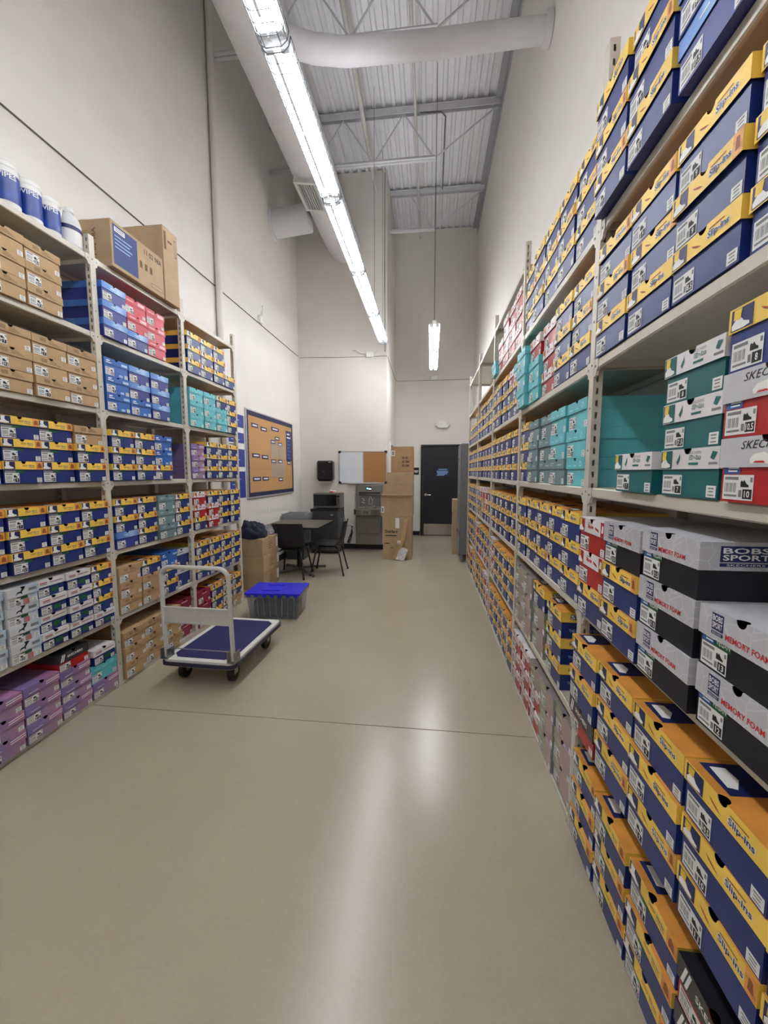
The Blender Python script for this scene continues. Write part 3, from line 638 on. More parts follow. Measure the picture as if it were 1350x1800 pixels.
def label_mesh(k, near, size):
    key = ('label', k, near, size)
    if key in CACHE: return CACHE[key]
    nm, wd, body, lid, top, (w, l, h, hl) = KINDS[k]
    mb = MB(); bh = h - hl; lh = min(0.052, bh * 0.72); lw = 0.078 if w > 0.2 else 0.066
    F = Face(mb, (-w / 2 + 0.006, -l / 2 - 0.0008, 0.005), (1, 0, 0), (0, 0, 1), lw, lh)
    F.rect(0, 0, 1, 1, PAPER)
    if near:
        for i in range(9): F.rect(0.06 + i * 0.045, 0.3, 0.06 + i * 0.045 + (0.026 if i % 3 else 0.014), 0.68, INKG, L1)
        F.rect(0.06, 0.12, 0.5, 0.2, INKG, L1); F.rect(0.06, 0.8, 0.52, 0.92, INKG, L1)
        shoe_shape(F, 0.6, 0.52, 0.26, 0.3, INK, L1); F.rect(0.9, 0.72, 0.97, 0.9, INKG, L1)
        F.rect(0.55, 0.12, 0.65, 0.4, INKG, L1); F.rect(0.68, 0.06, 0.97, 0.44, INK, L1)
        F.text(size, 0.825, 0.12, 0.26, WHITEI, min(0.24, 0.085 * len(size)), 'c', bold=0.02, l=L2)
        if k == 'N':
            F.rect(0, 1.04, 0.5, 1.4, BLUEI); F.rect(0.16, 1.24, 0.46, 1.3, WHITEI, L1); F.rect(0.16, 1.12, 0.44, 1.18, WHITEI, L1)
            F.rect(0.52, 1.02, 1.12, 1.42, GREENI); F.text('VEGAN', 0.82, 1.12, 0.22, WHITEI, 0.52, 'c', bold=0.01, l=L1)
        if k == 'Z': F.rect(0, 1.04, 0.55, 1.4, BLUEI); F.rect(0.15, 1.24, 0.5, 1.3, WHITEI, L1); F.rect(0.15, 1.12, 0.46, 1.18, WHITEI, L1)
    else:
        F.rect(0.1, 0.2, 0.42, 0.6, INKG, L1); F.rect(0.66, 0.08, 0.95, 0.42, INK, L1); F.rect(0.6, 0.6, 0.85, 0.8, INK, L1)
    CACHE[key] = mb.mesh('size_label'); return CACHE[key]
def tag_mesh(k):
    key = ('tag', k)
    if key in CACHE: return CACHE[key]
    nm, wd, body, lid, top, (w, l, h, hl) = KINDS[k]
    mb = MB(); F = Face(mb, (w / 2 - 0.034, -l / 2 - 0.0008, 0.004), (1, 0, 0), (0, 0, 1), 0.03, 0.026)
    F.rect(0, 0, 1, 1, PAPER); F.rect(0.2, 0.7, 0.8, 0.82, INKG, L1); F.rect(0.25, 0.45, 0.75, 0.55, INKG, L1); F.rect(0.2, 0.15, 0.8, 0.25, INKG, L1)
    CACHE[key] = mb.mesh('price_tag'); return CACHE[key]

SIZES = ['7', '7.5', '8', '8.5', '9', '9.5', '10', '10.5', '11', '12', '13']
NO_TAG = 'NZ'
SHORD = ['bottom', 'second', 'third', 'fourth', 'fifth', 'sixth', 'top']
def level_word(i, n):
    if n == 1: return 'alone as'
    if i == 0: return 'bottom of'
    if i == n - 1: return 'top of'
    if n == 3: return 'middle of'
    return 'second lowest of' if i == 1 else 'second highest of'
COUNT = {}
def shoe_box(tok, x, y, z, rz, label, group, near, fit_w, sz):
    k = tok[0]; size = tok[1:] or rnd.choice(SIZES)
    nm, wd, body, lid, top, (w, l, h, hl) = KINDS[k]
    COUNT[nm] = COUNT.get(nm, 0) + 1
    o = put(nm, body_mesh(k, near)); tag(o, label, 'shoe box', group)
    sx = min(1.0, fit_w / (w + 0.007))
    o.scale = (sx, 1, sz); o.location = (x, y, z); o.rotation_euler = (0, 0, rz)
    v = 1 if rnd.random() < 0.35 else 0
    ld = put('lid', lid_mesh(k, near, v if k == 'Y' else 0), o); ld.location = (rnd.uniform(-0.001, 0.001), -abs(rnd.gauss(0, 0.0015)), h - hl + 0.0005)
    if near and rnd.random() < 0.3: ld.rotation_euler = (0, 0, R(rnd.uniform(-0.5, 0.5)))
    put('size_label', label_mesh(k, near, size if near else ''), o)
    if k not in NO_TAG and near: put('price_tag', tag_mesh(k), o)
    return o
def fill(side, bay, nth, shelf, spec, near=True, zs=1.0, jit=0.008, out=0.012):
    posts = POST_L if side == 'L' else POST_R
    y0 = posts[bay] + PW / 2 + 0.008; y1 = posts[bay + 1] - PW / 2 - 0.008
    cols = spec.split('|'); n = len(cols); pitch = (y1 - y0) / n
    src = 'corkboard' if side == 'L' else 'lockers'
    live = 0
    for c, col in enumerate(cols):
        toks = col.split(); dy = 0.0; back = 0.0
        while toks and toks[0][0] in '@^':
            if toks[0][0] == '@': dy = float(toks[0][1:])
            else: back = float(toks[0][1:])
            toks = toks[1:]
        if not toks or toks == ['-']: continue
        live += 1
        y = y1 - (c + 0.5) * pitch + dy
        tot = sum(KINDS[t[0]][5][2] for t in toks)
        room = 0.402 if not (side == 'R' and bay < 2 and shelf == 5) else 2.0
        sz = min(zs, room / tot)
        z = SHELF_Z[shelf] + 0.0008
        cy = rnd.uniform(-0.0015, 0.0015); cx = rnd.uniform(-jit, jit)
        for i, tk in enumerate(toks):
            k = tk[0]; nm, wd, body, lid, top, (w, l, h, hl) = KINDS[k]
            ex = out + cx + rnd.uniform(-jit, jit) * 0.7 - back
            ex = max(-0.04, ex)
            lab = '%s, %s %s stack, %s shelf, %s bay from %s' % (wd, level_word(i, len(toks)), ordn[live - 1], SHORD[shelf], ordn[nth], src)
            jy = rnd.uniform(-0.0015, 0.0015); ja = R(rnd.uniform(-0.45, 0.45)) if near else 0
            if side == 'L': x = XL_F + ex - l / 2; rz = PI / 2 + ja
            else: x = XR_F - ex + l / 2; rz = -PI / 2 + ja
            grp = 'shoe boxes on the %s shelf, %s bay from the %s' % (SHORD[shelf], ordn[nth], src)
            shoe_box(tk, x, y + cy + jy, z, rz, lab, grp, near, pitch - 0.007, sz)
            z += (h + 0.0012) * sz

YYY = 'Y Y Y'; VVV = 'V V V'
# rack beside the trolley (columns run from the corkboard end)
A = {0: 'P T H|P P P S|P P P|P P P', 1: 'H V V V|H H H H|H H H H|D D D D|D D D D', 2: '|'.join([VVV] * 4), 3: 'V V K|V V V|V V V|V V V', 4: '|'.join(['K K K'] * 4), 5: '-|K K K|K K K|K K K'}
B = {0: '^0.03 M M M|K K K|K K K|K K K', 1: '^0.035 O O|V V U|K K V|K K K', 2: 'V V V|G G G|V V V|B V V', 3: '-|V U U|V V V|V V V', 4: '-|B B B|U B B|U U U', 5: '-|C C C|B C C|B B B'}
C = {0: 'K V V|V V V|V V V|M M M', 1: '|'.join([VVV] * 4), 2: 'V V V|V V V|W W V|V W W', 3: 'V V V|V V V|V V V|P P P', 4: 'V V V|T T V|T T T|T T T', 5: 'V|V V V|V V V|V V V'}
for bay, nth, spec in ((0, 2, A), (1, 1, B), (2, 0, C)):
    for sh, s in spec.items(): fill('L', bay, nth, sh, s, True, 0.965)
# long rack (columns run from the locker end)
R1 = {0: 'V V V|V V V|V V V|S S S|V V V', 1: 'S Y Y|Y Y Y9|Y Y Y9|Y Y10 Y10.5|Y Y Y', 2: 'Y10 W10 W11|Y10 Y13 N13|N10 N11 N11.5|N12 N13|N N', 3: '-|E7|E7 E7.5 E8|Z10 Z10.5 Y8|Y Y Y', 4: 'Y10 Y Y|Y11 Y Y|Y8.5 Y9 Y|Y Y Y|Y Y Y', 5: 'Y Y Y|Y Y Y|B B B|B B B|B B B'}
R2 = {0: 'W W W|W W W|W W I|I I I|I I I', 1: 'I I I|I I I|I I Y|@-.07 Y Y Y|-', 2: '|'.join([YYY] * 5), 3: 'Y Y Y|G G G|G G G|G T T|T T T', 4: '^-.04 T T T|^-.012 T T W|W W W|Y Y Y|Y Y Y', 5: '|'.join([YYY] * 5)}
R3 = {0: '|'.join([VVV] * 5), 1: 'W W W|V V V|V V V|V V V|V V V', 2: '|'.join([VVV] * 5), 3: '|'.join([VVV] * 5), 4: 'V V V|V V V|V V V|V V W|V V T', 5: '^-.03 T|W W|W W W|W W W|W W W'}
R4 = {0: 'V V V|V V V|V V V|V V W|W W W', 1: 'V V W|W V V|V V V|W V V|V V V', 2: 'V V V|K V W|V K W|V W W|V V V', 3: '|'.join([VVV] * 5), 4: 'V V|V V V|V V V|V V V|V V V'}
R5 = {0: 'V V|V V V|V V W|V V V|V W V', 1: 'V V V|V V V|V V V|V V V|V V V', 2: 'V V V|V V V|V V V|V V V|V V V', 3: 'V V V|V V V|V V V|V V V|V V V', 4: 'V|V V|V V|V V|V V V'}
OUT1 = [0.012, 0.026, 0.026, 0.008, 0.0, 0.03]
for bay, nth, spec in ((0, 4, R1), (1, 3, R2), (2, 2, R3), (3, 1, R4), (4, 0, R5)):
    for sh, s in spec.items(): fill('R', bay, nth, sh, s, bay < 2, 1.0, jit=0.006, out=OUT1[sh] if bay == 0 else -0.006)
print('BOXCOUNT', COUNT, sum(COUNT.values()))

# ------------------------------------------------------------------ on top of the trolley side rack: tubs, jug, cartons
ZT = SHELF_Z[6] + 0.001
TUBB = mat('tub_label_blue', (30, 62, 150), 0.35, var=0.3, scale=14, stretch=(1, 1, 3)); TUBW = mat('tub_white', (236, 236, 234), 0.35)
def wipes_tub(y, s, label):
    t = thing('wipes_tub', label, 'tub', (-2.262, y, ZT), R(-62), 'wipes tubs on the rack top')
    r = 0.058 * s; h = 0.235 * s
    mb = MB(); mb.lathe([(0, 0), (r * 0.96, 0), (r, 0.006), (r, h * 0.84), (r * 0.97, h * 0.86), (0, h * 0.86)], (0, 0, 0), TUBW, 28); mb.build('barrel', t)
    mb = MB(); mb.lathe([(r + 0.0008, h * 0.13), (r + 0.0008, h * 0.72)], (0, 0, 0), TUBB, 28); w = mb.build('wrap_label', t)
    mb = MB()
    vs, fs, tw, th = text_shape('WIPES', 0.02)
    k = 0.026 * s / th
    mb.faces([((r + 0.0016) * math.cos((v[0] * k - tw * k / 2) / r + R(20)), (r + 0.0016) * math.sin((v[0] * k - tw * k / 2) / r + R(20)), h * 0.6 + v[1] * k) for v in vs], fs, WHITEI); mb.build('lettering', w)
    mb = MB(); mb.lathe([(r * 1.03, 0), (r * 1.04, 0.004), (r * 1.0, h * 0.11), (r * 0.72, h * 0.16), (r * 0.35, h * 0.17), (0, h * 0.17)], (0, 0, h * 0.84), TUBW, 28); ld = mb.build('lid', t)
    mb = MB(); mb.box(-0.018, 0.018, -0.014, 0.014, h * 0.995, h * 1.02, TUBW, 0.003); mb.build('flip_cap', ld)
wipes_tub(2.03, 1.02, 'blue labelled white wipes tub farthest from the clear jug')
wipes_tub(2.155, 0.98, 'blue labelled white wipes tub between the two other tubs')
wipes_tub(2.275, 0.92, 'blue labelled white wipes tub next to the clear jug')
t = thing('cleaner_jug', 'translucent jug of cleaner with handle beside the wipes tubs', 'jug', (-2.262, 2.412, ZT), 0)
JUGM = mat('jug_plastic', (214, 216, 216), 0.3)
mb = MB(); mb.lathe([(0, 0), (0.06, 0), (0.066, 0.01), (0.066, 0.15), (0.055, 0.185), (0.028, 0.215), (0.024, 0.225), (0, 0.225)], (0, 0, 0), JUGM, 24, sx=0.85); mb.build('bottle', t)
mb = MB(); mb.lathe([(0.025, 0), (0.025, 0.022), (0, 0.024)], (0, 0, 0.222), TUBW, 16); mb.build('cap', t)
mb = MB(); mb.tube([(0.0, -0.02, 0.215), (0.0, -0.045, 0.222), (0.0, -0.06, 0.2), (0.0, -0.063, 0.165), (0.0, -0.058, 0.14)], 0.009, JUGM, 8); mb.build('handle', t)
mb = MB(); mb.lathe([(0.0668, 0.02), (0.0668, 0.135)], (0, 0, 0), PAPER, 24, sx=0.86); w = mb.build('wrap_label', t)
mb = MB(); mb.lathe([(0.0674, 0.105), (0.0674, 0.13)], (0, 0, 0), NAVYI, 24, sx=0.86); mb.build('label_band', w)

def carton(name, label, loc, rz, dims, m=CARD, group=None, tape=True, flaps=False, cat='carton'):
    """cardboard carton: body with closed top flaps, tape strip; origin at base centre"""
    w, d, h = dims
    t = thing(name, label, cat, loc, rz, group)
    mb = MB(); mb.box(-w / 2, w / 2, -d / 2, d / 2, 0, h, m, 0.003); mb.build('body', t)
    mb = MB(); mb.box(-w / 2 + 0.002, w / 2 - 0.002, -d / 2 + 0.002, -0.002, h, h + 0.003, m); mb.build('flap', t)
    mb = MB(); mb.box(-w / 2 + 0.002, w / 2 - 0.002, 0.002, d / 2 - 0.002, h, h + 0.003, m); mb.build('flap', t)
    if tape:
        mb = MB(); mb.box(-w / 2 + 0.001, w / 2 - 0.001, -0.025, 0.025, h + 0.003, h + 0.0036, TAPE)
        mb.box(-w / 2 - 0.0012, -w / 2, -0.025, 0.025, h - 0.06, h + 0.003, TAPE); mb.box(w / 2, w / 2 + 0.0012, -0.025, 0.025, h - 0.06, h + 0.003, TAPE); mb.build('tape', t)
    return t
# local -y face looks to the aisle (+x) for rz = 90 degrees
t = carton('carton', 'long carton with navy printed panel on the rack top', (-2.345, 2.87, ZT), PI / 2, (0.53, 0.40, 0.30))
mb = MB(); F = Face(mb, (-0.265, -0.2012, 0), (1, 0, 0), (0, 0, 1), 0.53, 0.3)
F.rect(0.03, 0.08, 0.46, 0.94, mat('carton_navy_panel', (48, 66, 122), 0.6, var=0.08)); F.rect(0.06, 0.8, 0.24, 0.9, WHITEI, L1); F.rect(0.075, 0.865, 0.225, 0.88, NAVYI, L2); F.rect(0.075, 0.825, 0.225, 0.84, NAVYI, L2)
for k in range(4): F.rect(0.06, 0.7 - k * 0.08, 0.36 - 0.04 * (k % 2), 0.72 - k * 0.08, mat('pale_blue_ink', (170, 200, 235), 0.5), L1)
F.text('11 02 98A', 0.6, 0.78, 0.12, INK, 0.36, bold=0.012); F.rect(0.72, 0.1, 0.96, 0.2, NAVYI); F.rect(0.725, 0.11, 0.955, 0.19, CARD, L1)
for k in range(3): F.rect(0.5 + 0.1 * k, 0.4, 0.55 + 0.1 * k, 0.56, CARDD)
mb.build('print', t)
mb = MB(); F = Face(mb, (-0.2662, 0.2, 0), (0, -1, 0), (0, 0, 1), 0.4, 0.3); mb.text('11 02 98A', (-0.2664, -0.09, 0.05), (0, 0, 1), (0, 1, 0), 0.03, CARDD, 0.2, bold=0.012)
mb.build('side_print', t)
t = carton('carton', 'tall plain carton standing beside the navy panelled carton', (-2.35, 3.237, ZT), PI / 2, (0.185, 0.42, 0.57))
mb = MB(); F = Face(mb, (-0.0925, -0.2112, 0), (1, 0, 0), (0, 0, 1), 0.185, 0.57)
F.rect(0.06, 0.7, 0.2, 0.94, CARDD); F.rect(0.3, 0.82, 0.6, 0.85, CARDD); F.rect(0.75, 0.68, 0.88, 0.92, NAVYI); F.rect(0.765, 0.69, 0.865, 0.91, CARD, L1);
mb.build('print', t)

# ------------------------------------------------------------------ platform trolley
t = thing('platform_trolley', 'white edged folding platform trolley with dark blue mat', 'trolley', (-1.615, 2.51, 0), R(-1.5))
TW, TL, TZ = 0.27, 0.83, 0.168
DECKW = mat('trolley_white', (226, 226, 220), 0.35); MATB = mat('trolley_mat', (34, 34, 92), 0.75, var=0.12, scale=160, bump=0.2, bscale=300); TUBEM = mat('trolley_tube', (206, 205, 198), 0.35); BUMP = mat('trolley_bumper', (36, 38, 62), 0.5)
def rrect(w, l, r, y0=0.0, n=5):
    pts = []
    for cx, cy, a0 in ((w - r, l - r, 0), (-w + r, l - r, 90), (-w + r, r, 180), (w - r, r, 270)):
        for i in range(n): a = R(a0 + 90 * i / (n - 1)); pts.append((cx + r * math.cos(a), y0 + cy + r * math.sin(a)))
    return pts
mb = MB(); mb.prism(rrect(TW, TL, 0.04), 'z', TZ, TZ + 0.03, DECKW); dk = mb.build('deck', t)
mb = MB(); c = 0.05; mb.prism([(-TW + 0.04 + c, 0.045), (TW - 0.04 - c, 0.045), (TW - 0.04, 0.045 + c), (TW - 0.04, TL - 0.045 - c), (TW - 0.04 - c, TL - 0.045), (-TW + 0.04 + c, TL - 0.045), (-TW + 0.04, TL - 0.045 - c), (-TW + 0.04, 0.045 + c)], 'z', TZ + 0.03, TZ + 0.0325, MATB); mb.build('mat', dk)
mb = MB(); pr = rrect(TW + 0.012, TL + 0.024, 0.05, -0.012); mb.prism(pr, 'z', TZ - 0.012, TZ + 0.012, BUMP); mb.build('bumper', t)
mb = MB(); pr = rrect(TW + 0.004, TL + 0.008, 0.045, -0.004); mb.prism(pr, 'z', TZ - 0.018, TZ - 0.012, DECKW); mb.build('under_rim', t)
hx = 0.255; path = [(-hx, 0.035, TZ + 0.03), (-hx, 0.02, 0.5), (-hx + 0.003, 0.015, 0.76)]
for i in range(1, 7): a = PI - (PI / 2) * i / 6; path.append((-hx + 0.08 + 0.08 * math.cos(a), 0.012, 0.785 + 0.08 * math.sin(a)))
path += [(-x, y, z) for x, y, z in path[::-1]]
mb = MB(); mb.tube(path, 0.0155, TUBEM, 12); hd = mb.build('handle', t)
mb = MB(); mb.box(-hx + 0.01, hx - 0.01, 0.012, 0.022, 0.465, 0.575, TUBEM); mb.box(-hx + 0.01, hx - 0.01, 0.008, 0.026, 0.565, 0.578, TUBEM); mb.box(-hx + 0.01, hx - 0.01, 0.008, 0.026, 0.462, 0.474, TUBEM); mb.build('cross_plate', hd)
for s in (-1, 1):
    mb = MB(); mb.box(s * hx - 0.03, s * hx - 0.022, -0.002, 0.075, TZ + 0.03, TZ + 0.105, STEEL, 0.002); mb.box(s * hx + 0.022, s * hx + 0.03, -0.002, 0.075, TZ + 0.03, TZ + 0.105, STEEL, 0.002); mb.box(s * hx - 0.03, s * hx + 0.03, -0.005, 0.08, TZ + 0.03, TZ + 0.034, STEEL)
    mb.cyl((s * hx - 0.035, 0.037, TZ + 0.06), (s * hx + 0.035, 0.037, TZ + 0.06), 0.008, CHROME, 8); mb.build('hinge_bracket', t)
mb = MB(); mb.cyl((-hx, 0.06, TZ + 0.085), (hx, 0.06, TZ + 0.085), 0.004, CHROME, 8); mb.build('release_rod', t)
RUB = mat('caster_rubber', (26, 26, 28), 0.6)
for sx in (-1, 1):
    for yy in (0.14, TL - 0.14):
        x0 = sx * 0.19
        mb = MB(); mb.box(x0 - 0.035, x0 + 0.035, yy - 0.04, yy + 0.04, TZ - 0.022, TZ - 0.016, STEEL); 
        for e in (-1, 1): mb.box(x0 + e * 0.022 - 0.002, x0 + e * 0.022 + 0.002, yy - 0.025, yy + 0.025, 0.055, TZ - 0.02, STEEL)
        cf = mb.build('caster_fork', t)
        mb = MB(); mb.cyl((x0 - 0.017, yy, 0.063), (x0 + 0.017, yy, 0.063), 0.0625, RUB, 24); mb.build('wheel', cf)

# ------------------------------------------------------------------ tote with blue lid
t = thing('storage_tote', 'clear ribbed storage tote with hinged bright blue lid', 'tote', (-1.615, 4.02, 0), R(4))
CLR = clear('tote_plastic', (150, 158, 168), 0.15, 0.42); BLU = mat('tote_blue', (34, 38, 216), 0.35)
w, d, h = 0.245, 0.17, 0.265; wt, dt = 0.275, 0.19
mb = MB(); vs = [(-w, -d, 0), (w, -d, 0), (w, d, 0), (-w, d, 0), (-wt, -dt, h), (wt, -dt, h), (wt, dt, h), (-wt, dt, h)]
mb.faces(vs, [(0, 3, 2, 1), (0, 1, 5, 4), (1, 2, 6, 5), (2, 3, 7, 6), (3, 0, 4, 7)], CLR); tb = mb.build('tub', t)
for k in range(8):
    a = -0.85 + k * 1.7 / 7
    mb = MB(); mb.prism([(a * w - 0.006, 0.01), (a * w + 0.006, 0.01), (a * wt + 0.006, h), (a * wt - 0.006, h)], 'y', -0.006, 0.0, CLR)
    o = mb.build('rib', tb); o.location = (0, -d - 0.004, 0); o.rotation_euler = (math.atan((dt - d) / h), 0, 0)
mb = MB(); mb.box(-wt - 0.012, wt + 0.012, -dt - 0.012, -dt, h - 0.035, h, CLR); mb.box(-wt - 0.012, wt + 0.012, dt, dt + 0.012, h - 0.035, h, CLR); mb.box(wt, wt + 0.012, -dt, dt, h - 0.035, h, CLR); mb.box(-wt - 0.012, -wt, -dt, dt, h - 0.035, h, CLR); mb.build('rim', tb)
for s in (-1, 1):
    n = 9; pts = [(-wt - 0.014, s * (dt + 0.016)), (wt + 0.014, s * (dt + 0.016))]
    for i in range(n):
        x1 = wt + 0.01 - (2 * wt + 0.02) * i / n; x2 = wt + 0.01 - (2 * wt + 0.02) * (i + 1) / n; yy = s * 0.0 + (0.018 if i % 2 else -0.018) - s * 0.002
        pts += [(x1 - 0.001, yy), (x2 + 0.001, yy)]
    mb = MB(); mb.prism(pts if s > 0 else pts[::-1], 'z', h + 0.001, h + 0.016, BLU)
    for k in range(7):
        a = -wt + 0.03 + k * (2 * wt - 0.06) / 6
        mb.box(a - 0.02, a + 0.02, s * (dt + 0.018) - 0.004, s * (dt + 0.018) + 0.004, h - 0.02, h + 0.016, BLU)
    mb.box(-0.14, 0.05, s * 0.1 - 0.008, s * 0.1 + 0.008, h + 0.016, h + 0.024, BLU, 0.003)
    mb.build('lid_half', t)
t2 = MB(); t2.box(-0.225, 0.225, -0.15, 0.15, 0.006, 0.2, mat('dark_fabric', (40, 44, 52), 0.9, var=0.3, scale=20), 0.03)
o = tag(t2.build('fabric_bundle', None, (-1.615, 4.02, 0.002)), 'dark fabric bundle packed inside the clear blue lidded tote', 'bundle'); o.rotation_euler = (0, 0, R(4))

# ------------------------------------------------------------------ carton stack with jacket behind the rack
for i, (dx, lab) in enumerate([(0.0, 'brown carton at the bottom of the stack under the jacket'), (0.006, 'brown carton in the middle of the stack under the jacket'), (-0.004, 'brown carton the navy jacket lies on')]):
    t = carton('carton', lab, (-2.29 + dx, 5.04, i * 0.2235 + 0.0005), 0, (0.36, 0.52, 0.218), group='cartons under the jacket')
    mb = MB(); F = Face(mb, (0.1812, -0.26, 0), (0, 1, 0), (0, 0, 1), 0.52, 0.218)
    for k in range(4): F.rect(0.36, 0.3 + k * 0.13, 0.62 - 0.05 * (k % 2), 0.34 + k * 0.13, CARDD)
    mb.build('print', t); mb = MB(); F.mb = mb; F.rect(0.84, 0.25, 0.98, 0.85, PAPER); mb.build('shipping_label', t)
def lump(name, label, cat, loc, dims, m, seed, amp=0.25, freq=3.0, rz=0.0):
    """soft crumpled cloth heap: a flattened dome with folds, closed underneath"""
    mb = MB(); nu, nv = 40, 14; vs = []; fs = []
    for j in range(nv + 1):
        v = j / nv
        for i in range(nu):
            a = 2 * PI * i / nu
            rr = math.cos(v * PI / 2) ** 0.7; zz = math.sin(v * PI / 2)
            p = Vector((rr * math.cos(a), rr * math.sin(a), zz))
            nn = noise.noise(p * freq + Vector((seed, seed * 2, 0))) + 0.5 * noise.noise(p * freq * 2.3 + Vector((0, seed, 3)))
            fold = abs(noise.noise(Vector((p.x * 2.2 + seed, p.y * 5, p.z * 2)))) * 1.4
            k = 1 + amp * nn * 0.6
            vs.append((p.x * dims[0] * k, p.y * dims[1] * k, max(0.0, p.z * dims[2] * (1 + amp * (nn + 0.7 * fold - 0.4))) if j > 0 else 0.0))
    for j in range(nv):
        for i in range(nu): fs.append((j * nu + i, j * nu + (i + 1) % nu, (j + 1) * nu + (i + 1) % nu, (j + 1) * nu + i))
    fs.append(tuple(range(nu))[::-1]); mb.faces(vs, fs, m, True)
    o = mb.build(name); o.location = loc; o.rotation_euler = (0, 0, rz); return tag(o, label, cat)
JACK = mat('jacket_navy', (28, 32, 54), 0.85, var=0.15, bump=0.15, bscale=80)
jk = thing('jacket', 'crumpled navy jacket lying on top of the brown cartons', 'jacket', (-2.31, 4.95, 0.6745))
o = lump('jacket_cloth', 'x', 'x', (0, 0, 0), (0.175, 0.19, 0.2), JACK, 3.3, 0.28, 2.0); o.parent = jk; del o['label']; del o['category']; o.name = 'folded_cloth'
mb = MB()
for k, (a, b, c) in enumerate([((0.06, -0.16, 0.07), (0.11, -0.19, 0.055), (0.13, -0.14, 0.05))]): mb.tube([(0.0, -0.12, 0.1), a, b, c], 0.045, JACK, 10, r1=0.03)
mb.build('sleeve', jk)
lump('plastic_bag', 'crumpled clear plastic bag beside the navy jacket on cartons', 'bag', (-2.2, 5.215, 0.6745), (0.065, 0.07, 0.1), clear('bag_film', (190, 190, 198), 0.15, 0.55), 8.1, 0.5)

# ------------------------------------------------------------------ table and chairs
t = thing('cafe_table', 'dark square break table on a cross foot pedestal', 'table', (-1.99, 5.84, 0), R(0))
TT = mat('table_laminate', (84, 78, 72), 0.4, var=0.15, scale=8, stretch=(8, 1, 1)); BM = mat('black_metal', (20, 20, 22), 0.4)
mb = MB(); mb.box(-0.42, 0.43, -0.46, 0.46, 0.715, 0.745, TT, 0.004); tp = mb.build('table_top', t)
mb = MB(); mb.box(-0.422, 0.432, -0.462, -0.46, 0.716, 0.744, BM); mb.box(0.43, 0.432, -0.46, 0.46, 0.716, 0.744, BM); mb.build('edge_band', tp)
mb = MB(); mb.cyl((0, 0, 0.04), (0, 0, 0.7), 0.04, BM, 16); mb.build('column', t)
mb = MB(); mb.box(-0.18, 0.18, -0.18, 0.18, 0.7, 0.715, BM); mb.build('spider_plate', t)
GREYM = mat('base_grey', (92, 92, 94), 0.4)
for a in range(4):
    an = R(45 + 90 * a); mb = MB(); mb.tube([(0.0, 0, 0.055), (0.2 * math.cos(an), 0.2 * math.sin(an), 0.045), (0.45 * math.cos(an), 0.45 * math.sin(an), 0.022)], 0.026, GREYM, 8, r1=0.018); ft = mb.build('foot', t)
    mb = MB(); mb.cyl((0.44 * math.cos(an), 0.44 * math.sin(an), 0.0), (0.44 * math.cos(an), 0.44 * math.sin(an), 0.012), 0.018, BM, 10); mb.build('glide', ft)
SHELLM = mat('chair_plastic', (30, 32, 36), 0.5, bump=0.08, bscale=200)
def chair(loc, rz, label):
    t = thing('shell_chair', label, 'chair', loc, rz)
    prof = [(0.235, 0.425), (0.215, 0.442), (0.12, 0.446), (0.0, 0.432), (-0.11, 0.428), (-0.175, 0.447), (-0.212, 0.5), (-0.232, 0.58), (-0.25, 0.68), (-0.268, 0.77), (-0.276, 0.8), (-0.285, 0.805)]
    def surf(off, name_):
        vs = []; nu = 12
        for k, (y, z) in enumerate(prof):
            v = k / (len(prof) - 1)
            wd = 0.235 - 0.02 * max(0, v - 0.5) * 2 - (0.03 if k in (0, len(prof) - 1) else 0)
            for i in range(nu + 1):
                u = -1 + 2 * i / nu
                curl = abs(u) ** 3
                dz = 0.028 * curl if v < 0.5 else 0.0; dy = 0.03 * curl if v >= 0.45 else 0.0
                q = min(1, max(0, (v - 0.35) / 0.3)); 
                vs.append((u * wd, y + dy - off * q, z + dz - off * (1 - q)))
        return vs, nu
    a, nu = surf(0, 'a'); b, _ = surf(0.006, 'b'); n = len(a); rows = len(prof); fs = []
    for k in range(rows - 1):
        for i in range(nu):
            p, q, r_, s_ = k * (nu + 1) + i, k * (nu + 1) + i + 1, (k + 1) * (nu + 1) + i + 1, (k + 1) * (nu + 1) + i
            fs += [(p, s_, r_, q), (n + p, n + q, n + r_, n + s_)]
    edge = [i for i in range(nu + 1)] + [k * (nu + 1) + nu for k in range(1, rows)] + [(rows - 1) * (nu + 1) + i for i in range(nu - 1, -1, -1)] + [k * (nu + 1) for k in range(rows - 2, 0, -1)]
    for i in range(len(edge)): p, q = edge[i], edge[(i + 1) % len(edge)]; fs.append((p, q, n + q, n + p))
    mb = MB(); mb.faces(a + b, fs, SHELLM, True); mb.build('seat_shell', t)
    mb = MB(); mb.box(-0.14, 0.14, -0.12, 0.14, 0.405, 0.418, BM); mb.build('seat_frame', t)
    for sx in (-1, 1):
        for sy in (-1, 1):
            mb = MB(); mb.tube([(sx * 0.12, sy * 0.12, 0.41), (sx * 0.17, sy * 0.165, 0.38), (sx * 0.225, sy * 0.245, 0.008)], 0.012, BM, 8); lg = mb.build('leg', t)
            mb = MB(); mb.cyl((sx * 0.226, sy * 0.246, 0.0), (sx * 0.2235, sy * 0.243, 0.03), 0.015, RUB, 8); mb.build('foot_cap', lg)
chair((-1.515, 5.83, 0), R(94), 'black plastic shell chair on the open aisle side of the table')
chair((-2.0, 5.58, 0), R(2), 'black plastic shell chair pushed in between table and brown cartons')

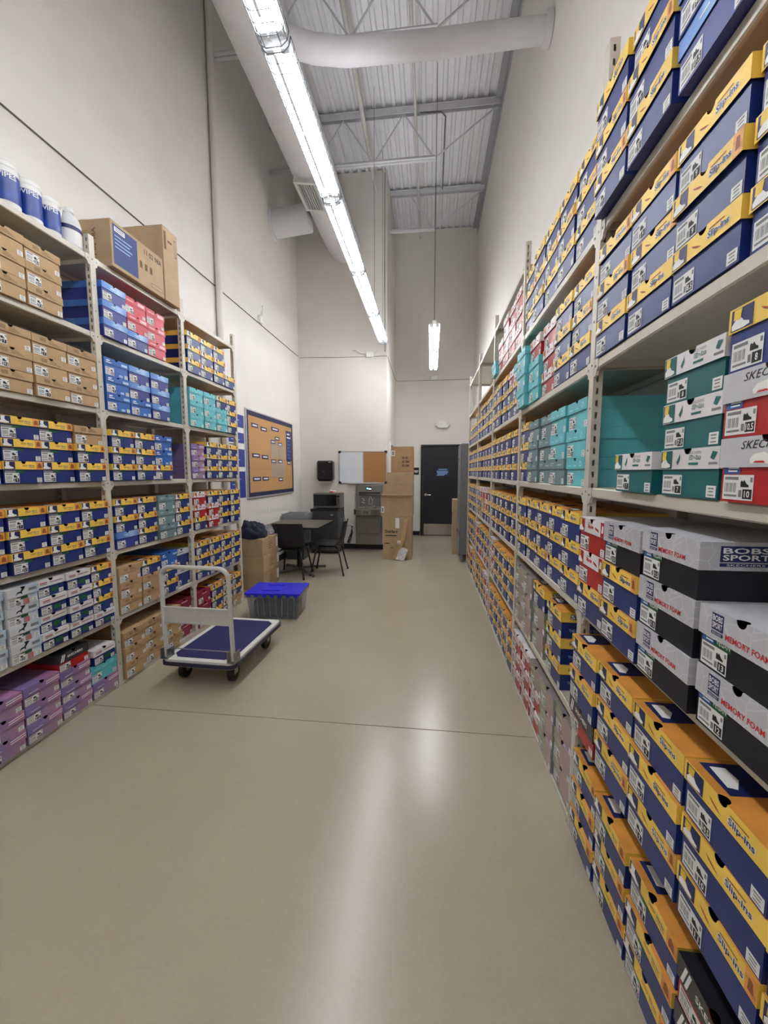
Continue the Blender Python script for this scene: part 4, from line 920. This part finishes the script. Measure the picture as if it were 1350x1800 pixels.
# ------------------------------------------------------------------ waste bin, fridge, microwave
t = thing('waste_bin', 'grey square waste bin with clear liner beside the fridge', 'bin', (-2.33, 6.78, 0))
BING = mat('bin_grey', (70, 70, 74), 0.5)
mb = MB(); vs = [(-0.15, -0.15, 0), (0.15, -0.15, 0), (0.15, 0.15, 0), (-0.15, 0.15, 0), (-0.19, -0.19, 0.79), (0.19, -0.19, 0.79), (0.19, 0.19, 0.79), (-0.19, 0.19, 0.79)]
mb.faces(vs, [(0, 3, 2, 1), (0, 1, 5, 4), (1, 2, 6, 5), (2, 3, 7, 6), (3, 0, 4, 7)], BING); mb.build('tub', t)
mb = MB()
for b in ((-0.205, 0.205, -0.205, -0.18), (-0.205, 0.205, 0.18, 0.205), (-0.205, -0.18, -0.18, 0.18), (0.18, 0.205, -0.18, 0.18)): mb.box(b[0], b[1], b[2], b[3], 0.77, 0.8, BING)
mb.build('rim', t)
mb = MB(); vs = []; fs = []; nn = 24
for ring, (rr, zz) in enumerate([(0.212, 0.7), (0.214, 0.803), (0.17, 0.806), (0.15, 0.7)]):
    for i in range(nn):
        a = 2 * PI * i / nn; k = 1 / max(abs(math.cos(a)), abs(math.sin(a))); j = 1 + 0.03 * noise.noise(Vector((i * 0.9, ring * 2.1, 0.3)))
        vs.append((rr * k * math.cos(a) * j, rr * k * math.sin(a) * j, zz + 0.02 * noise.noise(Vector((i * 0.7, ring, 1)))))
for r_ in range(3):
    for i in range(nn): fs.append((r_ * nn + i, r_ * nn + (i + 1) % nn, (r_ + 1) * nn + (i + 1) % nn, (r_ + 1) * nn + i))
mb.faces(vs, fs, clear('liner_film', (200, 202, 206), 0.2, 0.3), True); mb.build('liner', t)
FRG = mat('fridge_steel', (82, 82, 86), 0.35, 0.5)
t = thing('mini_fridge', 'dark steel mini fridge standing below the microwave', 'fridge', (-1.955, 7.42, 0))
mb = MB(); mb.box(-0.26, 0.26, -0.2, 0.27, 0.03, 0.80, mat('fridge_side', (70, 70, 72), 0.5), 0.006); mb.build('cabinet', t)
mb = MB(); mb.box(-0.265, 0.265, -0.25, -0.203, 0.06, 0.80, FRG, 0.008); dr = mb.build('door', t)
mb = MB(); mb.box(-0.262, 0.262, -0.252, -0.2, 0.802, 0.842, BLACKP, 0.004); mb.box(-0.262, 0.262, -0.2, 0.27, 0.802, 0.838, BLACKP); mb.build('top_cover', t)
mb = MB(); mb.box(0.12, 0.17, -0.2515, -0.25, 0.72, 0.745, mat('badge', (150, 152, 190), 0.3)); mb.build('badge', dr)
for sx in (-1, 1): mb = MB(); mb.cyl((sx * 0.22, -0.17, 0), (sx * 0.22, -0.17, 0.03), 0.02, BLACKP, 10); mb.build('foot', t)
for sx in (-1, 1): mb = MB(); mb.cyl((sx * 0.22, 0.22, 0), (sx * 0.22, 0.22, 0.03), 0.02, BLACKP, 10); mb.build('foot', t)
mb = MB(); mb.box(-0.255, 0.255, -0.195, -0.18, 0.004, 0.03, BLACKP); mb.build('kick_plate', t)
t = thing('microwave_oven', 'steel framed black microwave oven on the mini fridge', 'microwave', (-1.92, 7.38, 0.8435))
MWS = mat('microwave_steel', (120, 118, 114), 0.35, 0.6)
mb = MB(); mb.box(-0.255, 0.255, -0.15, 0.2, 0.008, 0.285, MWS, 0.006); mb.build('cabinet', t)
mb = MB(); mb.box(-0.245, 0.19, -0.172, -0.152, 0.055, 0.262, mat('microwave_glass', (10, 12, 18), 0.12), 0.004); dr = mb.build('door', t)
mb = MB(); pts = [(-0.245, 0.052), (-0.12, 0.04), (0.0, 0.036), (0.12, 0.04), (0.245, 0.052), (0.245, 0.018), (-0.245, 0.018)]; mb.prism(pts, 'y', -0.174, -0.152, MWS); mb.build('lower_trim', t)
mb = MB(); mb.box(0.195, 0.25, -0.172, -0.152, 0.055, 0.262, MWS, 0.003); cp = mb.build('control_panel', t)
for k in range(4): mb = MB(); mb.box(0.205, 0.24, -0.1735, -0.172, 0.08 + k * 0.03, 0.095 + k * 0.03, BLACKP); mb.build('button', cp)
mb = MB(); mb.box(0.203, 0.243, -0.1735, -0.172, 0.215, 0.245, mat('screen_dark', (12, 22, 28), 0.15)); mb.build('display', cp)
for sx in (-1, 1):
    for yy in (-0.12, 0.17): mb = MB(); mb.cyl((sx * 0.2, yy, 0), (sx * 0.2, yy, 0.008), 0.014, BLACKP, 8); mb.build('foot', t)

# ------------------------------------------------------------------ things on the whiteboard wall
t = thing('towel_dispenser', 'black paper towel dispenser mounted above the microwave', 'dispenser', (-2.03, Y_JOG, 1.36))
mb = MB(); mb.box(-0.155, 0.155, -0.2, -0.002, 0.0, 0.38, mat('dispenser_smoke', (24, 24, 32), 0.25), 0.025); mb.build('cover', t)
mb = MB(); mb.box(-0.12, 0.12, -0.19, -0.03, -0.012, 0.0, BLACKP); mb.build('chute', t)
mb = MB(); mb.box(-0.1, 0.1, -0.15, -0.147, -0.05, -0.012, PAPER); mb.build('paper_tongue', t)
mb = MB(); mb.cyl((-0.015, -0.2015, 0.17), (-0.015, -0.199, 0.17), 0.012, mat('grey_emblem', (110, 112, 120), 0.3), 12); mb.box(0.08, 0.125, -0.2012, -0.2, 0.345, 0.355, WHITEI); mb.build('emblem', t)
t = thing('sticky_hook_tag', 'small pale pink wipes packet on the microwave top', 'packet', (-1.83, 7.36, 1.1295), R(10))
mb = MB(); mb.box(-0.06, 0.06, -0.03, 0.03, 0.0, 0.05, mat('packet_pink', (222, 196, 190), 0.5, var=0.15, scale=30), 0.015); mb.build('pouch', t)
mb = MB(); mb.box(-0.05, 0.0, -0.031, -0.03, 0.01, 0.035, REDI); mb.build('print', t)
t.name = 'wipes_packet'
t = thing('combination_board', 'half white half cork notice board above the drinking fountain', 'board', (-1.315, Y_JOG, 1.30))
AL = mat('aluminium', (205, 206, 208), 0.35, 0.7)
mb = MB(); mb.box(-0.46, 0.005, -0.014, -0.002, 0.02, 0.61, mat('whiteboard', (226, 232, 240), 0.2, var=0.02)); mb.build('white_panel', t)
CORK = mat('cork', (168, 122, 76), 0.85, var=0.18, scale=140)
mb = MB(); mb.box(0.02, 0.46, -0.014, -0.002, 0.02, 0.61, CORK); mb.build('cork_panel', t)
for b in ((-0.475, 0.475, 0.61, 0.63), (-0.475, 0.475, 0.0, 0.02)): mb = MB(); mb.box(b[0], b[1], -0.02, -0.002, b[2], b[3], AL, 0.003); mb.build('frame_rail', t)
for b in ((-0.475, -0.458), (0.458, 0.475), (0.005, 0.02)): mb = MB(); mb.box(b[0], b[1], -0.02, -0.002, 0.02, 0.61, AL, 0.003); mb.build('frame_rail', t)
for sx in (-1, 1):
    for z in (0.0, 0.63):
        s = 1 if z == 0 else -1
        mb = MB(); p = [(sx * 0.48, z - s * 0.004), (sx * 0.425, z - s * 0.004), (sx * 0.425, z + s * 0.022), (sx * 0.455, z + s * 0.045), (sx * 0.48, z + s * 0.045)]
        mb.prism(p if sx * s < 0 else p[::-1], 'y', -0.025, -0.0205, BLACKP); mb.build('corner_cap', t)
mb = MB(); mb.box(-0.3, 0.25, -0.06, -0.02, -0.004, 0.004, AL); mb.build('pen_tray', t)

t = thing('drinking_fountain', 'stainless steel drinking fountain with bottle filling station', 'fountain', (-1.195, Y_JOG, 0))
mb = MB(); mb.box(-0.26, 0.27, -0.06, -0.002, 0.1, 1.28, STEEL, 0.004); mb.build('back_panel', t)
mb = MB(); mb.box(-0.22, 0.26, -0.072, -0.06, 1.08, 1.27, STEEL, 0.004); hd = mb.build('filler_head', t)
mb = MB(); mb.box(-0.05, 0.06, -0.0745, -0.072, 1.17, 1.235, mat('screen_dark', (12, 22, 28), 0.15)); dp = mb.build('display', hd)
mb = MB(); mb.box(-0.035, 0.0, -0.0755, -0.0745, 1.19, 1.22, emit('display_glow', (110, 190, 255), 1.5)); mb.box(0.012, 0.05, -0.0755, -0.0745, 1.185, 1.205, emit('display_white', (235, 245, 255), 1.5)); mb.build('readout', dp)
mb = MB(); mb.prism([(-0.19, 1.14), (0.24, 1.14), (0.22, 1.1), (-0.17, 1.1)], 'y', -0.11, -0.073, mat('dark_steel', (72, 72, 74), 0.35, 0.6)); mb.build('filler_hood', t)
ALC = mat('alcove_grey', (112, 111, 110), 0.4, 0.3)
mb = MB(); mb.box(-0.18, 0.24, -0.066, -0.061, 0.86, 1.1, ALC); al = mb.build('alcove', t)
mb = MB()
out = [(0.01, 0.9), (0.01, 0.985), (0.022, 1.01), (0.03, 1.03), (0.03, 1.05), (0.05, 1.05), (0.05, 1.03), (0.058, 1.01), (0.07, 0.985), (0.07, 0.9), (0.01, 0.9)]
mb.tube([(x, -0.068, z) for x, z in out], 0.003, WHITEI, 5); mb.cyl((0.072, -0.068, 0.99), (0.09, -0.068, 1.0), 0.003, WHITEI, 5)
for q in ((-0.12, 1.0), (-0.1, 0.97), (-0.125, 0.93), (-0.105, 0.915)): mb.box(q[0], q[0] + 0.018, -0.068, -0.066, q[1], q[1] + 0.018, WHITEI)
mb.build('bottle_symbol', al)
mb = MB(); pr = [(-0.25, -0.06), (0.26, -0.06), (0.26, -0.3), (0.2, -0.4), (0.1, -0.44), (-0.09, -0.44), (-0.19, -0.4), (-0.25, -0.3)][::-1]; mb.prism(pr, 'z', 0.72, 0.82, STEEL); bs = mb.build('basin', t)
mb = MB(); pr2 = [(x * 0.86, -0.07 + (y + 0.06) * 0.86) for x, y in pr]; mb.prism(pr2, 'z', 0.82, 0.824, STEEL); mb.build('bowl', bs)
mb = MB(); mb.box(-0.2, -0.05, -0.17, -0.09, 0.824, 0.85, CHROME, 0.01); mb.tube([(0.14, -0.13, 0.82), (0.14, -0.13, 0.86), (0.12, -0.15, 0.875), (0.09, -0.17, 0.87)], 0.012, CHROME, 8); mb.build('bubbler', bs)
mb = MB(); mb.box(-0.2, 0.24, -0.3, -0.06, 0.36, 0.72, mat('fountain_cabinet', (128, 122, 116), 0.4, 0.5), 0.01); mb.build('lower_cabinet', t)
mb = MB(); mb.box(-0.045, 0.055, -0.4415, -0.44, 0.745, 0.795, mat('push_grey', (90, 90, 90), 0.4)); mb.build('push_bar', bs)

t = thing('wall_outlet', 'white power outlet with plugged black cord beside the fountain', 'outlet', (-1.535, Y_JOG, 0.42))
mb = MB(); mb.box(-0.035, 0.035, -0.007, -0.001, -0.057, 0.057, WHITEP, 0.002); mb.build('cover_plate', t)
mb = MB(); mb.box(-0.014, 0.014, -0.035, -0.007, 0.01, 0.04, BLACKP, 0.003); mb.build('plug', t)
t = thing('power_cord', 'black coiled power cord hanging from outlet to the fridge', 'cord', (-1.535, Y_JOG - 0.03, 0.42))
mb = MB(); mb.tube([(0, -0.008, 0.02), (-0.03, -0.02, 0.06), (-0.09, -0.02, 0.03), (-0.13, -0.02, 0.12), (-0.155, -0.03, 0.3), (-0.15, -0.05, 0.42), (-0.175, -0.08, 0.44)], 0.005, BLACKP, 6); mb.build('lead', t)
mb = MB()
for k in range(4):
    s = 0.012 * k; mb.tube([(0, -0.01, 0.0), (-0.02 + s, -0.02, -0.09), (-0.07 + s, -0.03, -0.2), (-0.09 + s * 0.5, -0.03, -0.29), (-0.075 + s, -0.03, -0.3), (-0.045 + s, -0.025, -0.2), (-0.005 + s * 0.5, -0.02, -0.08)], 0.004, BLACKP, 6)
mb.build('coil', t)

# ------------------------------------------------------------------ corkboard and poster on the long wall
t = thing('corkboard', 'large corkboard with navy border and blue header cards', 'corkboard', (XW_L, 6.3, 1.14))
Wd, Hh = 0.95, 1.27
mb = MB(); mb.box(0.002, 0.016, -Wd + 0.02, Wd - 0.02, 0.02, Hh - 0.02, mat('corkboard_cork', (190, 146, 96), 0.85, var=0.12, scale=90)); mb.build('cork_panel', t)
for b in ((-Wd, Wd, 0, 0.022), (-Wd, Wd, Hh - 0.022, Hh), (-Wd, -Wd + 0.022, 0.022, Hh - 0.022), (Wd - 0.022, Wd, 0.022, Hh - 0.022)):
    mb = MB(); mb.box(0.002, 0.024, *b, AL, 0.003); mb.build('frame_rail', t)
BORD = mat('border_navy', (28, 34, 72), 0.6)
def scallop(n, L, depth): 
    pts = [(0, 0)]
    for i in range(n):
        for k in range(4): a = PI * k / 3; pts.append((L * (i + 0.5 - 0.5 * math.cos(a)) / n, depth + 0.012 * math.sin(a)))
    return pts + [(L, 0)]
for nm_, f in (('bottom', lambda a, b: (a - Wd + 0.022, 0.022 + b)), ('top', lambda a, b: (a - Wd + 0.022, Hh - 0.022 - b))):
    mb = MB(); mb.prism([f(a, b) for a, b in scallop(34, 2 * Wd - 0.044, 0.055)], 'x', 0.0162, 0.018, BORD); mb.build('border_strip', t)
for sg in (-1, 1):
    mb = MB(); mb.prism([(sg * (Wd - 0.022 - b), 0.022 + a) for a, b in scallop(22, Hh - 0.044, 0.045)], 'x', 0.0164, 0.0182, BORD); mb.build('border_strip', t)
CARDN = mat('header_card', (40, 46, 100), 0.5)
cards = [(0.06, 0.88, 0.14), (0.24, 0.86, 0.14), (0.47, 0.9, 0.2), (0.55, 0.77, 0.12), (0.45, 0.71, 0.12), (0.62, 0.69, 0.12), (0.06, 0.49, 0.16), (0.25, 0.48, 0.15), (0.45, 0.43, 0.13), (0.62, 0.43, 0.12), (0.06, 0.18, 0.17), (0.25, 0.18, 0.15), (0.62, 0.16, 0.12), (0.86, 0.42, 0.1)]
# cards: s runs from the rack end (low y) to the fridge end
for s, tt, wv in cards:
    y = -Wd + 0.07 + s * (2 * Wd - 0.14); z = 0.08 + tt * (Hh - 0.16)
    mb = MB(); mb.box(0.0165, 0.0185, y, y + wv * 1.6, z - 0.03, z + 0.03, CARDN)
    c = mb.build('header_card', t)
    mb = MB(); mb.box(0.0186, 0.0192, y + wv * 0.25, y + wv * 1.35, z - 0.01, z + 0.012, WHITEI); mb.build('card_print', c)
for s, tt in ((0.455, 0.58), (0.63, 0.57), (0.465, 0.3), (0.63, 0.3)):
    y = -Wd + 0.07 + s * (2 * Wd - 0.14); z = 0.08 + tt * (Hh - 0.16)
    mb = MB(); mb.box(0.0165, 0.019, y, y + 0.27, z - 0.12, z + 0.12, clear('sleeve_film', (214, 204, 190), 0.25, 0.4)); mb.build('page_sleeve', t)
mb = MB(); y = -Wd + 0.07 + 0.84 * (2 * Wd - 0.14); mb.box(0.0165, 0.0185, y, y + 0.26, 0.58, 1.11, CARDN); c = mb.build('info_sheet', t)
mb = MB()
for k in range(8): mb.box(0.0186, 0.0192, y + 0.04, y + 0.22 - 0.04 * (k % 2), 0.62 + k * 0.06, 0.645 + k * 0.06, WHITEI if k > 5 else BLUEI)
mb.build('card_print', c)
t = thing('wall_poster', 'tall blue printed notice poster on the wall behind the rack end', 'poster', (XW_L, 4.95, 1.17))
mb = MB(); mb.box(0.001, 0.003, -0.16, 0.37, 0, 1.12, mat('poster_blue', (44, 60, 150), 0.4)); mb.build('sheet', t)
mb = MB()
for b in ((-0.15, 0.36, 0.66, 0.74), (-0.02, 0.36, 0.88, 0.95), (0.0, 0.36, 0.36, 0.42)): mb.box(0.0031, 0.0036, b[0], b[1], b[2], b[3], WHITEI)
for k in range(16): mb.box(0.0031, 0.0036, -0.1 + 0.05 * (k % 3), 0.05 + 0.06 * (k % 4), 0.05 + k * 0.066, 0.062 + k * 0.066, mat('pale_blue_ink', (170, 200, 235), 0.5))
mb.build('print', t)
t = thing('wall_switch', 'white switch plate on the wall below the corkboard', 'switch', (XW_L, 6.1, 0.93))
mb = MB(); mb.box(0.001, 0.007, -0.035, 0.035, -0.06, 0.06, WHITEP, 0.002); mb.build('cover_plate', t)
mb = MB(); mb.box(0.007, 0.01, -0.015, 0.015, -0.03, 0.03, WHITEP, 0.001); mb.build('rocker', t)

# ------------------------------------------------------------------ tall carton stack at the wall corner
t = carton('carton', 'big carton with black lettering standing at the bottom of the corner stack', (-0.565, 7.08, 0), 0, (0.5, 0.46, 0.745))
mb = MB(); F = Face(mb, (-0.25, -0.2312, 0), (1, 0, 0), (0, 0, 1), 0.5, 0.745)
F.text('DieHard', 0.08, 0.62, 0.075, INK, 0.42, bold=0.03); F.rect(0.08, 0.55, 0.48, 0.575, INK); F.rect(0.08, 0.52, 0.48, 0.525, INK); F.rect(0.06, 0.36, 0.24, 0.39, CARDD); F.rect(0.26, 0.26, 0.36, 0.28, CARDD); F.rect(0.43, 0.74, 0.57, 0.98, PAPER); mb.build('print', t)
t = carton('carton', 'open carton with raised flap on top of the big lettered carton', (-0.575, 7.08, 0.75), 0, (0.55, 0.46, 0.335), tape=False)
mb = MB(); F = Face(mb, (-0.275, -0.2312, 0), (1, 0, 0), (0, 0, 1), 0.55, 0.335); F.rect(0.0, 0.2, 0.1, 0.52, PAPER); F.rect(0.025, 0.26, 0.075, 0.46, INKG, L1); mb.build('print', t)
mb = MB(); mb.prism([(-0.24, 0.34), (-0.27, 0.375), (-0.265, 0.40), (-0.22, 0.365)], 'x', -0.26, 0.265, CARD); mb.build('raised_flap', t)
t = carton('carton', 'flat brown carton above the open flapped carton', (-0.565, 7.12, 1.092), 0, (0.53, 0.38, 0.215))
t = carton('carton', 'plain brown carton second from top of the corner stack', (-0.53, 7.12, 1.312), 0, (0.46, 0.36, 0.2))
t = carton('carton', 'dented carton with shipping label topmost of the corner stack', (-0.495, 7.12, 1.517), 0, (0.385, 0.34, 0.44), m=mat('kraft_dark', (168, 132, 92), 0.7, var=0.1, scale=7))
mb = MB(); F = Face(mb, (-0.1925, -0.1712, 0), (1, 0, 0), (0, 0, 1), 0.385, 0.44); F.rect(0.02, 0.64, 0.18, 0.85, PAPER); F.rect(0.05, 0.67, 0.15, 0.82, INKG, L1)
for k in range(3): F.rect(0.5, 0.22 + 0.15 * k, 0.62, 0.31 + 0.15 * k, CARDD); F.rect(0.65, 0.22 + 0.15 * k, 0.82 if k < 2 else 0.76, 0.31 + 0.15 * k, CARDD)
mb.build('print', t)
t = thing('packing_strap', 'torn packing paper strip and foil pouch leaning on lettered carton', 'packing', (-0.5, 6.82, 0))
mb = MB(); kf = mat('kraft_strip', (190, 156, 112), 0.6)
pth = [(0.09, 0.012, 0.72), (0.055, 0.0, 0.5), (0.03, -0.01, 0.34), (-0.05, -0.03, 0.16), (-0.1, -0.05, 0.03)]
for i in range(4):
    a, b = Vector(pth[i]), Vector(pth[i + 1]); o2 = Vector((0.035, 0, 0.006)); th = Vector((0, -0.004, 0))
    vs = [a - o2, a + o2, b + o2, b - o2]; vs += [v + th for v in vs]
    mb.faces(vs, [(0, 1, 2, 3), (7, 6, 5, 4), (0, 4, 5, 1), (1, 5, 6, 2), (2, 6, 7, 3), (3, 7, 4, 0)], kf)
mb.build('paper_strip', t)
mb = MB(); mb.lathe([(0, -0.045), (0.03, -0.03), (0.036, 0.0), (0.028, 0.03), (0, 0.042)], (-0.03, -0.055, 0.31), mat('spoon_white', (210, 202, 190), 0.4), 14, sy=0.5); mb.build('bulb', t)
mb = MB(); v0 = [(-0.09, -0.06, 0.02), (0.06, -0.075, 0.0), (0.13, -0.02, 0.19), (-0.0, -0.01, 0.23)]; vs = [Vector(p) for p in v0]; vs += [p + Vector((0, -0.012, 0)) for p in vs]
mb.faces(vs, [(0, 3, 2, 1), (4, 5, 6, 7), (0, 1, 5, 4), (1, 2, 6, 5), (2, 3, 7, 6), (3, 0, 4, 7)], mat('foil_pouch', (196, 192, 188), 0.35, 0.2, var=0.4, scale=50)); mb.build('foil_pouch', t)

# ------------------------------------------------------------------ doors
DOORM = mat('door_black', (20, 22, 30), 0.45, var=0.04); FRM = mat('door_frame_black', (16, 17, 22), 0.5)
d = thing('door_1', 'near black flush door with steel kick plate in the end wall', 'door', (-0.235, Y_DOOR, 0)); d['kind'] = 'structure'
mb = MB(); mb.box(0.055, 0.955, -0.035, -0.004, 0.008, 2.11, DOORM); lf = mb.build('leaf', d)
for b in ((0, 0.05, 0, 2.165), (0.96, 1.01, 0, 2.165), (0.05, 0.96, 2.115, 2.165)): mb = MB(); mb.box(b[0], b[1], -0.06, -0.001, b[2], b[3], FRM, 0.003); mb.build('door_frame', d)
mb = MB(); mb.box(0.08, 0.93, -0.038, -0.035, 0.02, 0.285, mat('kick_steel', (176, 172, 166), 0.22, 0.95)); mb.build('kick_plate', lf)
mb = MB(); mb.cyl((0.12, -0.035, 0.985), (0.12, -0.05, 0.985), 0.032, CHROME, 18); mb.tube([(0.12, -0.05, 0.985), (0.12, -0.085, 0.985), (0.15, -0.09, 0.985), (0.24, -0.09, 0.98)], 0.011, CHROME, 8); mb.build('lever_handle', lf)
mb = MB(); mb.box(0.35, 0.68, -0.0368, -0.035, 1.42, 1.62, mat('sign_navy', (24, 32, 66), 0.4)); sg = mb.build('door_sign', lf)
mb = MB()
for z, a, b in ((1.585, 0.42, 0.62), (1.54, 0.38, 0.64), (1.51, 0.38, 0.64), (1.48, 0.4, 0.62), (1.45, 0.38, 0.56)): mb.box(a, b, -0.0374, -0.0368, z - 0.008, z + 0.01, mat('sign_pale_blue', (140, 176, 226), 0.5))
mb.build('sign_print', sg)
d = thing('door_2', 'brown door in white frame half hidden behind the corner cartons', 'door', (X_JOG, 8.05, 0)); d['kind'] = 'structure'
WF = mat('frame_white', (228, 226, 222), 0.45)
mb = MB(); mb.box(0.002, 0.02, 0.06, 0.96, 0.01, 2.07, mat('door_brown', (96, 62, 44), 0.5)); lf = mb.build('leaf', d)
for b in ((0, 0.055, 0, 2.13), (0.965, 1.02, 0, 2.13), (0.055, 0.965, 2.075, 2.13)): mb = MB(); mb.box(0.001, 0.045, b[0], b[1], b[2], b[3], WF, 0.003); mb.build('door_frame', d)
mb = MB(); mb.cyl((0.02, 0.12, 1.0), (0.06, 0.12, 1.0), 0.025, CHROME, 14); mb.build('knob', lf)
t = thing('room_sign', 'small black room sign on the wall next to the dark door', 'sign', (-0.345, Y_DOOR, 1.46))
mb = MB(); mb.box(-0.065, 0.065, -0.008, -0.001, 0, 0.17, BLACKP, 0.002); sg = mb.build('plate', t)
mb = MB(); mb.box(-0.05, 0.05, -0.0088, -0.008, 0.075, 0.1, WHITEI); mb.box(-0.035, 0.035, -0.0088, -0.008, 0.05, 0.062, WHITEI); mb.build('lettering', sg)
t = thing('emergency_light', 'white emergency light unit mounted above the dark door', 'emergency light', (0.265, Y_DOOR, 2.55))
mb = MB(); pts = [(-0.17, 0.11), (-0.06, 0.15), (0.06, 0.15), (0.17, 0.11), (0.16, 0.06), (0.09, 0.0), (-0.09, 0.0), (-0.16, 0.06)]; mb.prism(pts[::-1], 'y', -0.09, -0.002, WHITEP); mb.build('housing', t)
for s in (-1, 1): mb = MB(); mb.cyl((s * 0.125, -0.09, 0.085), (s * 0.125, -0.11, 0.08), 0.035, mat('lens_clear', (225, 228, 230), 0.15), 14); mb.build('lamp_head', t)

# ------------------------------------------------------------------ lockers and cartons by the end of the long rack
LK = mat('locker_grey', (112, 114, 116), 0.45)
t = thing('metal_locker', 'tall grey metal locker at the end of the long rack', 'locker', (0.49, 6.74, 0))
mb = MB(); mb.box(0.018, 0.46, 0, 0.6, 0.13, 1.99, LK, 0.004); mb.build('cabinet', t)
for k in range(3):
    for j in range(2):
        mb = MB(); mb.box(0, 0.016, 0.005 + j * 0.298, 0.295 + j * 0.298, 0.14 + k * 0.617, 0.75 + k * 0.617, LK, 0.003); dr = mb.build('locker_door', t)
        mb = MB(); mb.box(-0.022, 0.0, 0.03 + j * 0.298, 0.06 + j * 0.298, 0.46 + k * 0.617, 0.54 + k * 0.617, CHROME, 0.005); mb.build('latch', dr)
        mb = MB(); 
        for q in range(3): mb.box(-0.006, 0.0, 0.1 + j * 0.298, 0.2 + j * 0.298, 0.68 + q * 0.018 + k * 0.617, 0.688 + q * 0.018 + k * 0.617, LK)
        mb.build('vent_louvres', dr)
for x_, y_ in ((0.03, 0.01), (0.42, 0.01), (0.03, 0.56), (0.42, 0.56)): mb = MB(); mb.box(x_, x_ + 0.03, y_, y_ + 0.03, 0, 0.13, LK); mb.build('leg', t)
for i in range(4):
    carton('carton', ['bottom carton of the stack past the grey locker', 'second lowest carton of the stack past the grey locker', 'second highest carton of the stack past the grey locker', 'top carton of the stack past the grey locker'][i], (0.62 - 0.005 * (i % 2), 7.58, i * 0.2555 + 0.0005), 0, (0.4, 0.36, 0.25), group='cartons past the locker')
